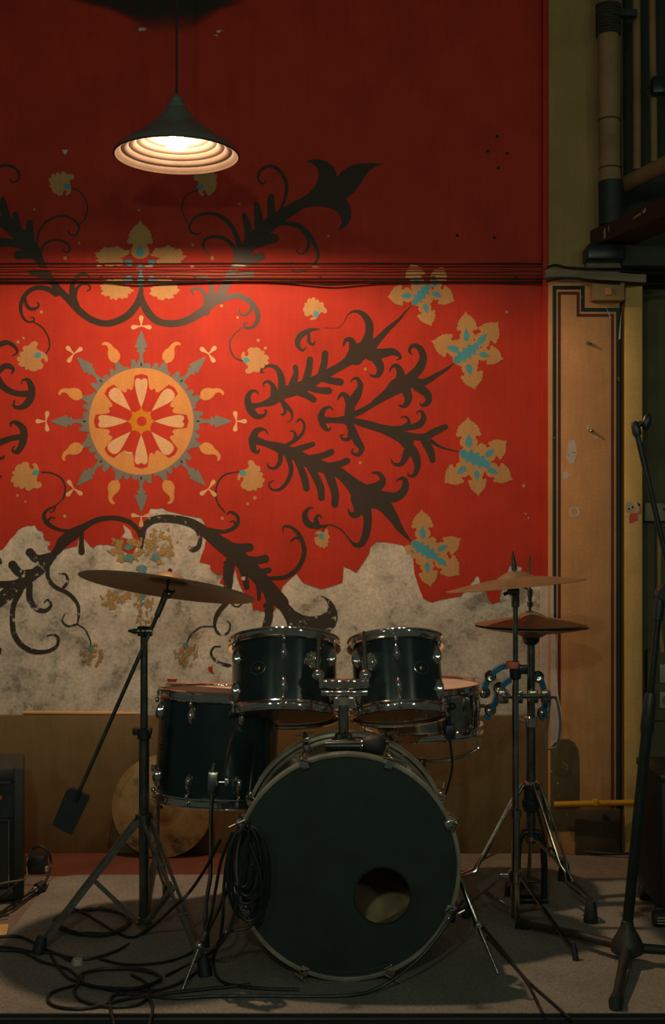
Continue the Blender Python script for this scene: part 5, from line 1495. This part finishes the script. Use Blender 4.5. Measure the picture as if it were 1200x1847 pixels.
mb = MB().ball((RX - 0.012, RY - 0.008, zr(1066)), 0.014, 0.012, 0.013, 12, 8)
mb.rod((RX - 0.012, RY - 0.008, zr(1066)), (RX - 0.036, RY - 0.010, zr(1072)), 0.005, 8)
mb.ball((RX, RY, zr(1068)), 0.013, 0.012, 0.018, 12, 8)
mb.build('tilter', 'dark_steel', rs)
nr_ = rr4.to_3x3() @ Vector((0, 0, 1))
MB().tube([rcz - nr_ * 0.018, rcz + nr_ * 0.10], 0.0034, 8).build('rod', 'dark_steel', rs)
MB().tube([rcz + nr_ * 0.044, rcz + nr_ * 0.06, rcz + nr_ * 0.075, rcz + nr_ * 0.088], [0.0085, 0.0075, 0.006, 0.004], 10).build('wing_nut', 'black_plastic', rs)
hz_ = zr(1580)
mb = MB().lathe([(0.0128, -0.02), (0.021, -0.016), (0.021, 0.016), (0.0128, 0.02)], 16, Matrix.Translation((RX, RY, hz_)))
mb.box((-0.045, -0.008, -0.006), (-0.018, 0.004, 0.008), Matrix.Translation((RX, RY, hz_)), bev=0.002)
mb.build('leg_hub', 'worn_chrome', rs)
for f_ in (onfloor(1036, 1736), onfloor(820, 1668), Vector((RX + 0.02, RY + 0.30, 0))):
    leg(rs, (RX, RY), hz_ + 0.01, f_, zr(1640), 0.45, wd=0.014, double=False, mat='worn_chrome', footr=0.008, clr=0.018)

# ------------------------------------------------------------------ hi-hat
HX, HY2 = at(958, 0, 3.82).x, 3.82
zh = lambda y: at(0, y, HY2).z
hh = thing('hi_hat_stand', 'double-braced hi-hat stand with black pedal frame', 'hi-hat stand', (HX, HY2, 0))
hR = 102 * HY2 / F
cymbal('hi_hat_cymbal', 'upper hi-hat cymbal of the pair on the hi-hat stand', Vector((HX, HY2, zh(1125))), hR, rot('Y', -0.3), 'cymbal_bronze', 0.05, 0.020, 0.018)
cymbal('hi_hat_cymbal', 'lower hi-hat cymbal, dark underside facing down', Vector((HX + 0.003, HY2, zh(1131))), hR, rot('Y', 0.5), 'cymbal_bronze', 0.05, 0.020, 0.016, flip=-1)
MB().rod((HX - 0.003, HY2, zh(1160)), (HX - 0.003, HY2, zh(1002)), 0.0032, 8).build('pull_rod', 'worn_chrome', hh)
mb = MB().lathe([(0.0, 0.0), (0.0045, 0.0), (0.0045, 0.012), (0.009, 0.014), (0.009, 0.028), (0.006, 0.030), (0.006, 0.044), (0.0085, 0.046), (0.0085, 0.066), (0.005, 0.070), (0.0, 0.07)], 14, Matrix.Translation((HX - 0.003, HY2, zh(1102))))
mb.rod((HX - 0.003, HY2, zh(1064)), (HX - 0.03, HY2 - 0.004, zh(1058)), 0.003, 8)
mb.build('clutch', 'dark_steel', hh)
MB().lathe([(0.004, 0.0), (0.014, 0.0), (0.014, 0.006), (0.004, 0.008)], 14, Matrix.Translation((HX - 0.003, HY2, zh(1106)))).build('felt', 'felt', hh)
MB().lathe([(0.013, -0.03), (0.022, -0.024), (0.027, -0.012), (0.027, -0.004), (0.018, 0.0), (0.0, 0.0)], 20, Matrix.Translation((HX, HY2, zh(1146)))).build('seat_cup', 'black_plastic', hh)
MB().rod((HX, HY2, zh(1300)), (HX, HY2, zh(1160)), 0.0125, 18).build('upper_tube', 'dark_steel', hh)
MB().rod((HX, HY2, zh(1520)), (HX, HY2, zh(1298)), 0.0145, 18).build('lower_tube', 'dark_steel', hh)
MB().lathe([(0.0145, -0.016), (0.021, -0.014), (0.021, 0.014), (0.0125, 0.018)], 18, Matrix.Translation((HX, HY2, zh(1302)))).build('height_collar', 'chrome', hh)
MB().rod((HX - 0.02, HY2 - 0.012, zh(1302)), (HX - 0.045, HY2 - 0.014, zh(1297)), 0.006, 8).build('wing_screw', 'chrome', hh)
mb = MB().lathe([(0.0145, -0.05), (0.022, -0.046), (0.028, -0.03), (0.028, -0.012), (0.022, -0.008), (0.022, 0.02), (0.028, 0.024), (0.028, 0.034), (0.0145, 0.04)], 18, Matrix.Translation((HX, HY2, zh(1436))))
mb.build('leg_collar', 'black_plastic', hh)
MB().lathe([(0.0145, -0.01), (0.022, -0.008), (0.022, 0.008), (0.0145, 0.01)], 16, Matrix.Translation((HX, HY2, zh(1414)))).build('leg_hub', 'chrome', hh)
MB().rod((HX - 0.012, HY2 - 0.02, zh(1412)), (HX - 0.028, HY2 - 0.026, zh(1405)), 0.006, 8).build('red_screw', 'orange_tape', hh)
MB().lathe([(0.0145, -0.006), (0.019, -0.005), (0.019, 0.005), (0.0145, 0.006)], 16, Matrix.Translation((HX, HY2, zh(1512)))).build('brace_hub', 'chrome', hh)
def brace_leg(foot, kmid):
    """pair of bent chrome rods meeting above a rubber foot"""
    foot = Vector(foot); c0 = Vector((HX, HY2, 0))
    dv = foot - c0; dv.z = 0; L = dv.length; dv.normalize(); sd = Vector((-dv.y, dv.x, 0))
    a = c0 + dv * 0.024 + Vector((0, 0, zh(1414)))
    lo = None
    for s in (-1, 1):
        pts = [a + sd * s * 0.013, a + dv * (L * 0.12) + sd * s * 0.014 + Vector((0, 0, -0.05)), c0 + dv * (L * 0.55) + sd * s * 0.014 + Vector((0, 0, zh(1540))),
               c0 + dv * (L * 0.60) + sd * s * 0.006 + Vector((0, 0, zh(1552))), c0 + dv * (L * 0.66) + sd * s * 0.014 + Vector((0, 0, zh(1568))), c0 + dv * (L * 0.97) + sd * s * 0.010 + Vector((0, 0, 0.075)), c0 + dv * (L * 0.985) + sd * s * 0.004 + Vector((0, 0, 0.05))]
        o = MB().tube(pts, 0.0048, 8).build('leg_rod', 'worn_chrome', hh)
        lo = o
    q = c0 + dv * 0.022 + Vector((0, 0, zh(1512)))
    MB().bar(q, c0 + dv * (L * 0.6) + Vector((0, 0, zh(1552))), 0.012, 0.004).build('brace', 'worn_chrome', hh)
    f = c0 + dv * L
    MB().lathe([(0.0, 0.062), (0.012, 0.06), (0.017, 0.05), (0.020, 0.02), (0.022, 0.006), (0.020, 0.0), (0.0, 0.0)], 16, Matrix.Translation((f.x, f.y, CZ))).build('rubber_foot', 'black_rubber', hh)
brace_leg(onfloor(1066, 1668), 0); brace_leg(onfloor(1018, 1592), 0); brace_leg(Vector((0.355, 3.81, 0)), 0)
# pedal: inverted U frame, base and footboard pointing to the wall
pd = MB()
ux = 0.042
pts = [Vector((HX + s * ux * k, HY2, z)) for s, k, z in ((-1, 1.0, 0.018), (-1, 1.0, 0.12), (-1, 0.92, 0.19), (-1, 0.5, 0.225), (1, 0.5, 0.225), (1, 0.92, 0.19), (1, 1.0, 0.12), (1, 1.0, 0.018))]
pd.tube(pts, 0.0105, 10).build('pedal_frame', 'black_paint_metal', hh)
MB().box((HX - 0.05, HY2 - 0.03, CZ), (HX + 0.05, HY2 + 0.02, 0.024), bev=0.004).build('pedal_base', 'black_paint_metal', hh)
m4 = Matrix.Translation((HX, HY2 - 0.02, 0.075)) @ rot('X', -12)
MB().box((-0.036, 0, -0.004), (0.036, 0.28, 0.004), m4, bev=0.003).build('footboard', 'black_paint_metal', hh)
MB().tube([Vector((HX, HY2, 0.225)), Vector((HX - 0.004, HY2 - 0.004, 0.16)), Vector((HX - 0.008, HY2 - 0.012, 0.085))], 0.006, 8).build('pedal_chain', 'worn_chrome', hh)

# clamp arm between the two stands
ca = thing('multi_clamp', 'chrome clamp arm joining hi-hat stand and cymbal stand', 'clamp', at(950, 1262, 3.74))
mb = MB()
qa = at(905, 1256, 3.66); qb = at(990, 1255, 3.80)
mb.tube([qa, qb], 0.0085, 12).build('arm', 'chrome', ca)
for px_, Y in ((908, 3.665), (934, 3.70), (962, 3.80), (984, 3.79)):
    c_ = at(px_, 1256, Y)
    mb = MB().box((-0.014, -0.018, -0.020), (0.014, 0.018, 0.020), Matrix.Translation(c_), bev=0.004)
    mb.ball(c_ + Vector((0.0, -0.022, 0.004)), 0.007, None, None, 8, 6)
    mb.build('clamp_jaw', 'worn_chrome', ca)
MB().rod(at(902, 1250, 3.65), at(902, 1264, 3.65), 0.011, 12).build('wing_screw', 'chrome', ca)
MB().rod(at(990, 1257, 3.80), at(1004, 1258, 3.82), 0.004, 8).build('end_pin', 'worn_chrome', ca)
cord = MB().curve([at(993, 1256, 3.81), at(990, 1290, 3.81), at(986, 1325, 3.81), at(982, 1347, 3.81), at(994, 1350, 3.81), at(1005, 1346, 3.81), at(1009, 1330, 3.81), at(1011, 1300, 3.81), at(1007, 1272, 3.81), at(1003, 1259, 3.81)], 0.0038, 8, 5).build('cord_loop', 'grey_cord')
tag(cord, 'grey cord loop hanging from the end of the clamp arm', 'cord')

# tambourines
def tambourine(label, pts, Y, jing):
    t = thing('tambourine', label, 'tambourine', at(pts[0][0], pts[0][1], Y))
    P = catmull([(x, y) for x, y in pts], 6)
    mb = MB()
    vs_ = []
    n = len(P)
    for i, (x, y) in enumerate(P):
        a = P[max(i - 1, 0)]; c_ = P[min(i + 1, n - 1)]
        tx, ty = c_[0] - a[0], c_[1] - a[1]; l = math.hypot(tx, ty) or 1
        nx, ny = -ty / l * 4.6, tx / l * 4.6
        for (k, dy_) in ((1, -0.016), (1, 0.016), (-1, 0.016), (-1, -0.016)):
            q = at(x + nx * k, y + ny * k, Y); q.y += dy_; vs_.append(q)
    fs = []
    for i in range(n - 1):
        for k in range(4):
            k2 = (k + 1) % 4
            fs.append((i * 4 + k, i * 4 + k2, (i + 1) * 4 + k2, (i + 1) * 4 + k))
    fs += [(0, 3, 2, 1), (n * 4 - 4, n * 4 - 3, n * 4 - 2, n * 4 - 1)]
    mb.add(vs_, fs, None, False).build('frame', 'blue_plastic', t)
    j0 = None
    for (x, y, deg) in jing:
        c_ = at(x, y, Y) + Vector((0, -0.012, 0))
        for off in (-0.004, 0.004):
            m4 = Matrix.Translation(c_ - Vector(ORG[t.name].translation)) @ rot('Y', deg) @ rot('X', 62) @ Matrix.Translation((0, 0, off))
            if j0 is None:
                j0 = MB().lathe([(0.0, 0.003), (0.006, 0.0028), (0.009, 0.0004), (0.0185, 0.0), (0.0185, -0.0006), (0.009, -0.0002), (0.0, 0.002)], 20).build('jingle', 'worn_chrome', t, True)
                j0.matrix_local = m4
            else: dup_part(j0, t, m4)
tambourine('blue crescent tambourine behind the cymbal stand, upper one', [(918, 1200), (903, 1204), (888, 1215), (878, 1230), (873, 1245), (872, 1258)], 3.93, [(884, 1219, 30), (874, 1248, 60)])
tambourine('blue crescent tambourine below the clamp, lower one', [(926, 1222), (912, 1231), (901, 1243), (896, 1258), (893, 1268), (885, 1280), (878, 1297)], 3.74, [(900, 1240, 30), (884, 1279, 50)])
tambourine('blue crescent tambourine end right of the hi-hat tube', [(966, 1214), (973, 1222), (980, 1240), (983, 1262), (981, 1282), (975, 1298)], 3.88, [(970, 1220, -20), (978, 1285, 70)])

# big old cymbal leaning on the wall
lcR = 92 * 4.33 / F
lt = 7
cz_ = CZ * 0 + lcR * math.cos(lt * D2R) + 0.004
cyp = DY - 0.02 - lcR * math.sin(lt * D2R) - 0.012
cymbal('ride_cymbal', 'stained old cymbal standing on edge against the brown wall', Vector((at(292, 0, 4.35).x, cyp, cz_)), lcR, rot('X', 90 - lt) @ rot('Z', 35), 'cymbal_stained', 0.06, 0.016, 0.016)

# ------------------------------------------------------------------ microphone stand at the right
MX0, MY0 = at(1132, 0, 3.27).x, 3.27
ms = thing('microphone_stand', 'black boom microphone stand with cast tripod base at right', 'microphone stand', (MX0, MY0, 0))
zm = lambda y: at(0, y, MY0).z
MB().lathe([(0.0, 0.03), (0.028, 0.03), (0.043, 0.040), (0.044, 0.056), (0.038, 0.072), (0.026, 0.092), (0.018, 0.108), (0.016, 0.122), (0.013, 0.124)], 24, Matrix.Translation((MX0, MY0, 0))).build('base_hub', 'cast_grey', ms)
j = at(1192, 1070, MY0)
base = Vector((MX0, MY0, 0.11))
mid = base.lerp(j, 0.60)
MB().rod(base, mid, 0.0145, 16).build('lower_tube', 'black_paint_metal', ms)
MB().tube([base.lerp(j, 0.575), base.lerp(j, 0.59), base.lerp(j, 0.68), base.lerp(j, 0.70)], [0.015, 0.0185, 0.0165, 0.012], 16).build('grip', 'black_plastic', ms)
MB().rod(base.lerp(j, 0.69), base.lerp(j, 0.955), 0.0095, 14).build('upper_tube', 'black_paint_metal', ms)
MB().rod(base.lerp(j, 0.92), base.lerp(j, 0.985), 0.0135, 14).build('sleeve', 'black_plastic', ms)
jj = j + Vector((0.012, 0, 0))
mb = MB().lathe([(0.0, -0.018), (0.022, -0.018), (0.0245, -0.012), (0.0245, 0.012), (0.022, 0.018), (0.0, 0.018)], 20, Matrix.Translation(jj) @ rot('X', 90))
mb.build('boom_clutch', 'black_plastic', ms)
bt = at(1150, 784, MY0 - 0.02); bb_ = at(1222, 1092, MY0 - 0.02)
MB().rod(bb_, bt, 0.0078, 12).build('boom', 'black_paint_metal', ms)
MB().tube([bb_, bb_ - (bt - bb_).normalized() * 0.05], 0.017, 12).build('boom_weight', 'black_rubber', ms)
u = (bt - bb_).normalized()
MB().tube([bt - u * 0.003, bt + u * 0.008, bt + u * 0.026, bt + u * 0.036], [0.011, 0.0125, 0.0105, 0.007], 14).build('boom_end', 'black_plastic', ms)
e0 = bt + u * 0.022
MB().tube([e0, at(1158, 763, MY0 - 0.02)], [0.007, 0.008], 10).build('swivel', 'black_plastic', ms)
kc = at(1167, 761, MY0 - 0.02)
MB().ball((0, 0, 0), 0.0125, 0.011, 0.0245, 14, 10, Matrix.Translation(kc) @ rot('Y', 10)).build('swivel_knob', 'black_plastic', ms)
for ft_, r0 in ((onfloor(945, 1682), 0.012), (onfloor(1112, 1822), 0.013), (Vector((MX0 + 0.38, MY0 - 0.03, 0)), 0.012)):
    c0 = Vector((MX0, MY0, 0.05)); f = Vector((ft_.x, ft_.y, 0.026))
    dv = (f - c0); dv.z = 0; dv.normalize()
    lg = MB().tube([c0 + dv * 0.03, c0.lerp(f, 0.5) + Vector((0, 0, 0.004)), f], [r0 * 1.1, r0, r0 * 0.9], 12).build('leg', 'cast_grey', ms)
    MB().tube([f - dv * 0.018, f + dv * 0.014, Vector((f.x + dv.x * 0.016, f.y + dv.y * 0.016, CZ + 0.002))], [r0 * 1.15, r0 * 1.35, r0 * 1.2], 12).build('rubber_foot', 'black_rubber', lg)

# ------------------------------------------------------------------ amplifier at the left edge
A = Matrix.Translation(onfloor(43, 1628)) @ rot('Z', 13.5)
amp = thing('guitar_amplifier', 'black guitar amplifier with dark grille at the left edge', 'amplifier', A.translation, A.to_3x3())
AW, AD, AH = 0.50, 0.26, 0.425
MB().box((-AW, 0.012, 0.012), (0, AD, AH), None, 0.012).build('cabinet', 'tolex', amp, True)
fr = MB()
for lo_, hi_ in (((-0.032, -0.006, 0.012), (0, 0.03, AH)), ((-AW, -0.006, 0.012), (-AW + 0.032, 0.03, AH)), ((-AW + 0.03, -0.006, AH - 0.045), (-0.03, 0.03, AH)), ((-AW + 0.03, -0.006, 0.012), (-0.03, 0.03, 0.045))):
    fr.box(lo_, hi_, None, 0.006)
fr.build('front_frame', 'tolex', amp, True)
MB().box((-AW + 0.03, 0.002, 0.27), (-0.03, 0.02, AH - 0.04)).build('control_panel', 'black_plastic', amp, True)
MB().box((-AW + 0.045, -0.001, 0.045), (-0.047, 0.02, 0.262)).build('grille', 'grille_cloth', amp, True)
pp_ = MB()
pp_.box((-0.047, -0.003, 0.045), (-0.0445, 0.006, 0.265)); pp_.box((-AW + 0.043, -0.003, 0.262), (-0.0445, 0.006, 0.2645))
pp_.build('piping', 'worn_chrome', amp, True)
MB().box((-0.10, -0.002, 0.325), (-0.066, 0.006, 0.338), None, 0.002).build('red_badge', 'red_plastic', amp, True)
MB().box((-AW + 0.05, -0.008, AH - 0.046), (-0.04, 0.0, AH - 0.042)).build('trim_strip', 'worn_chrome', amp, True)
for x in (-0.03, -AW + 0.03):
    for y in (0.03, AD - 0.03):
        MB().rod((x, y, 0), (x, y, 0.014), 0.014, 12).build('foot', 'black_rubber', amp, True)

# black cabinet at the right edge on a ribbed foot
cb = thing('speaker_cabinet', 'black speaker cabinet cut by the right edge of the picture', 'speaker', (1.12, 3.68, 0))
xl = at(1190, 0, 3.6).x
MB().box((xl, 3.58, 0.05), (xl + 0.36, 3.86, at(0, 1408, 3.6).z), None, 0.008).build('cabinet', 'tolex', cb)
MB().box((xl - 0.004, 3.575, at(0, 1410, 3.6).z), (xl + 0.364, 3.865, at(0, 1394, 3.6).z), None, 0.006).build('top_cap', 'black_plastic', cb)
for (x, y) in ((xl - 0.004, 3.575), (xl + 0.33, 3.59), (xl + 0.02, 3.84), (xl + 0.33, 3.84)):
    w_ = MB().lathe([(0.0, -0.02), (0.022, -0.02), (0.025, -0.012), (0.025, 0.012), (0.022, 0.02), (0.0, 0.02)], 18, Matrix.Translation((x, y, 0.025 + CZ)) @ rot('Y', 90))
    wo = w_.build('caster_wheel', 'black_rubber', cb)
    MB().box((x - 0.016, y - 0.012, 0.045), (x + 0.016, y + 0.016, 0.066), None, 0.003).build('caster_fork', 'black_plastic', wo)
    if x < xl:
        for i in range(3):
            MB().box((x - 0.016, y - 0.027, 0.016 + CZ + i * 0.008), (x + 0.010, y - 0.0235, 0.0185 + CZ + i * 0.008), rot('Y', 0)).build('tread_line', 'pale_plastic', wo)

# ------------------------------------------------------------------ small things
ds = MB().tube([at(42, 1284.5, 4.434), at(52, 1284.5, 4.434), at(215, 1285.5, 4.434), at(240, 1285.8, 4.434), at(252, 1286, 4.434), at(256, 1286.1, 4.434)], [0.0066, 0.0072, 0.0072, 0.0048, 0.0034, 0.0045], 10)
dso = ds.build('drumstick', 'stick_wood')
tag(dso, 'wooden drumstick lying on the ledge of the brown wall', 'drumstick')
dso.location.z = dz + 0.0002
cap_ = onfloor(140, 1745)
cpo = thing('bottle_cap', 'white plastic bottle cap lying on the carpet', 'bottle cap', (cap_.x, cap_.y, CZ))
MB().lathe([(0.0, 0.017), (0.011, 0.017), (0.0135, 0.0155), (0.0145, 0.012), (0.015, 0.0)], 24).build('cap', 'pale_plastic', cpo, True)
MB().lathe([(0.0146, 0.0005), (0.0158, 0.0008), (0.0158, 0.004), (0.0148, 0.0045)], 24, None, True).build('seal_ring', 'pale_plastic', cpo, True)
wb = MB().box((-0.10, -0.05, 0), (0.0, 0.05, 0.010), Matrix.Translation(onfloor(14, 1682)) @ rot('Z', 12), 0.001).build('wood_offcut', 'light_wood')
tag(wb, 'pale wood offcut at the left edge beside the carpet', 'wood')
ad = thing('power_adaptor', 'black power adaptor on the red floor strip behind the amplifier', 'adaptor', onfloor(64, 1578))
MB().box((-0.035, 0.0, 0.0), (0.030, 0.06, 0.062), None, 0.006).build('case', 'black_plastic', ad, True)
MB().box((0.028, 0.01, 0.006), (0.036, 0.03, 0.022)).build('socket', 'pale_plastic', ad, True)
# cable plug
pg = thing('cable_plug', 'black plug with chrome collar lying on the carpet', 'plug', onfloor(75, 1600))
c_ = onfloor(79, 1597, 0.026); e_ = onfloor(53, 1610, 0.016)
ax = (e_ - c_).normalized()
MB().tube([c_, c_ + ax * 0.004, c_ + ax * 0.026, c_ + ax * 0.03], [0.017, 0.018, 0.018, 0.013], 14).build('plug_body', 'black_plastic', pg)
MB().tube([c_ + ax * 0.029, c_ + ax * 0.042], 0.010, 12).build('collar', 'chrome', pg)
MB().tube([c_ + ax * 0.042, c_ + ax * 0.06], [0.008, 0.004], 12).build('strain_relief', 'black_rubber', pg)
for s in (-1, 1):
    MB().rod(c_ - ax * 0.001 + Vector((0, s * 0.005, s * 0.004)), c_ - ax * 0.012 + Vector((0, s * 0.005, s * 0.004)), 0.002, 6).build('pin', 'chrome', pg)

# cables on the floor
CR = 0.0042
def cable(pts, label, r=CR, per=6, mat='cable_rubber'):
    """pts: (px, py) on the carpet, or (px, py, Y) in the air"""
    P = []
    for i, q in enumerate(pts):
        if len(q) == 2: P.append(onfloor(q[0], q[1], CZ + r + 0.0005))
        elif q[2] < 1: P.append(onfloor(q[0], q[1], CZ + r + q[2]))
        else: P.append(at(*q))
    o = MB().curve(P, r, 7, per).build('audio_cable', mat)
    return tag(o, label, 'cable')
def loop(cx, cy, rx, ry, turns, wob, seed):
    rnd = random.Random(seed); pts = []
    n = int(turns * 12)
    for k in range(n + 1):
        a = 2 * PI * k / 12 + 0.6
        pts.append((cx + rx * (1 + wob * rnd.uniform(-1, 1)) * math.cos(a), cy + ry * (1 + wob * rnd.uniform(-1, 1)) * math.sin(a), 0.002 + 0.0035 * (k / 12)))
    return pts
cable(loop(168, 1662, 64, 23, 2.6, 0.10, 3) + [(230, 1690), (268, 1672)], 'coiled black cable lying under the left stand')
jp = MB().tube([onfloor(158, 1636, 0.018), onfloor(178, 1637, 0.018)], 0.006, 10).build('plug_sleeve', 'pale_plastic')
tag(jp, 'pale plug sleeve resting on the coiled cable', 'plug')
C5 = lambda x, y: (x * 0.3833, 1360 + y * 0.3833)
cable([C5(-30, 862), C5(80, 858), C5(160, 888), C5(240, 930), C5(330, 958), C5(430, 962), C5(560, 920), C5(680, 845, ), (*C5(820, 720), 3.22), (*C5(900, 640), 3.20), (*C5(985, 510), 3.16), (*C5(1040, 400), 3.12)], 'black cable rising from the carpet to the coil on the bass drum')
cable([C5(-30, 922), C5(100, 930), C5(200, 978), C5(320, 1012), C5(375, 1070), C5(350, 1115), C5(385, 1160), C5(500, 1188), C5(650, 1178), C5(705, 1130), C5(690, 1080), C5(620, 1040)], 'black cable winding from the left edge round the bottle cap')
cable(loop(215, 1765, 74, 19, 2.2, 0.10, 9), 'black cable in wide loops in front of the left stand')
cable([C5(240, 950), C5(300, 1035), C5(370, 1072), C5(560, 1118), C5(800, 1148), C5(1000, 1140), C5(1200, 1138), (620, 1796), (690, 1778, 3.05), (760, 1725, 3.06), (815, 1655, 3.09), (835, 1625, 3.16)], 'black cable running along the front of the bass drum')
cable([C5(380, 1082), C5(250, 1120), C5(228, 1163), C5(290, 1193), C5(430, 1193), C5(600, 1152), C5(760, 1130), C5(950, 1108), C5(1180, 1085)], 'black cable loop reaching towards the lower left corner')
cable([C5(730, 1110), C5(600, 1128), C5(530, 1140), C5(520, 1190), C5(535, 1262), C5(540, 1330)], 'black cable leaving the picture at the bottom left')
cable([C5(560, 1125), C5(680, 1140), C5(718, 1190), C5(705, 1262), C5(690, 1330)], 'second black cable leaving the picture at the bottom left')
cable([C5(-30, 905), C5(60, 912), C5(150, 930), C5(260, 940), C5(330, 975)], 'short black cable stretch at the left frame edge', 0.0036)
cable([(-20, 1655), (20, 1640), (60, 1612), (82, 1590, 0.03), (92, 1562, 4.0), (88, 1538, 4.0), (72, 1527, 4.0), (55, 1535, 4.0), (46, 1560, 3.96), (36, 1586, 3.80), (22, 1600, 3.74), (0, 1616, 3.71), (-20, 1624, 3.70)], 'black cable arching up behind the amplifier', 0.0038)
cable([(52, 1612, 0.006), (30, 1626), (10, 1640), (-20, 1662)], 'black lead of the plug beside the amplifier', 0.004)
cable([(-20, 1600, 3.74), (10, 1592, 3.74), (36, 1588, 3.76), (48, 1582, 3.9), (47, 1562, 3.98)], 'grey lead curling from the amplifier side', 0.0032, 6, 'grey_cord')
cable([(-20, 1652), (0, 1652), (16, 1650)], 'short dark cable end beside the wood offcut', 0.0044)
# coil hung on the bass drum lug
hung = []
rnd = random.Random(5)
for k in range(5 * 12 + 1):
    a = 2 * PI * k / 12 - PI / 2
    tn = k / 12
    rx = 26 + 4 * math.sin(tn * 2.1) + tn * 1.6; ry = 74 + 12 * math.sin(tn * 1.7)
    hung.append((440 + 2 * tn + rx * math.cos(a), 1490 + ry + ry * math.sin(a), 3.085 - 0.006 * math.sin(a * 0.5 + tn) - 0.003 * tn))
cable(hung + [(425, 1640, 3.06), (400, 1700, 3.05), (360, 1730, 0.004), (300, 1760)], 'thick coil of black cable hung on the bass drum rim', 0.0044, 4)
cable([(432, 1490, 3.08), (412, 1540, 3.09), (404, 1600, 3.09), (402, 1660, 3.09), (392, 1712, 0.02), (365, 1745), (320, 1775), (270, 1790)], 'black cable strand dropping from the coil to the carpet')
cable([(420, 1500, 3.1), (400, 1550, 3.11), (388, 1610, 3.12), (376, 1670, 3.12), (350, 1715, 0.01), (300, 1735), (230, 1740), (180, 1730)], 'black cable strand falling left of the coil')
cable([(450, 1520, 3.07), (470, 1580, 3.06), (470, 1640, 3.06), (450, 1672, 3.06), (424, 1678, 3.06), (400, 1690, 3.06), (385, 1735, 0.004), (400, 1770), (460, 1782), (540, 1785)], 'black cable strand looping under the coil')
cable([(410, 1560, 3.08), (420, 1590, 3.08), (440, 1600, 3.08), (452, 1585, 3.08), (456, 1560, 3.08)], 'small cable bight inside the hung coil', 0.004)
cable([(846, 1640), (858, 1655), (899, 1705), (948, 1768), (980, 1830)], 'black cable running forward from the bass drum spur')
cable([(880, 1690), (930, 1745), (958, 1775), (1000, 1812), (1028, 1838)], 'second black cable running forward beside the first')
cable([(820, 1518), (870, 1504), (905, 1508), (950, 1524), (1000, 1530), (1060, 1536), (1130, 1540), (1180, 1532), (1186, 1520), (1160, 1508), (1100, 1510), (1010, 1516)], 'black cable ring lying on the floor by the pillar', 0.005)
cable([(800, 1512), (860, 1514), (930, 1518), (1020, 1514), (1100, 1508), (1150, 1506), (1200, 1500)], 'black cable straight along the wall foot at right', 0.0042)
cable([(930, 1500), (990, 1508), (1060, 1510), (1140, 1512), (1210, 1510)], 'second dark cable along the wall foot at right', 0.0046)

GROUPS = {'audio_cable': 'cables lying about the stage', 'wall_cable': 'cables along the wall ledge', 'rack_tom': 'rack toms above the bass drum', 'crash_cymbal': 'crash cymbals', 'hi_hat_cymbal': 'hi-hat pair',
          'cymbal_stand': 'cymbal stands', 'tambourine': 'blue tambourines on the clamp', 'wall_plate': 'plates on the switch board', 'wall_pipe': 'pipes at the upper right'}
for o in scene.objects:
    g = GROUPS.get(o.name.split('.')[0])
    if g and o.parent is None:
        o['group'] = g
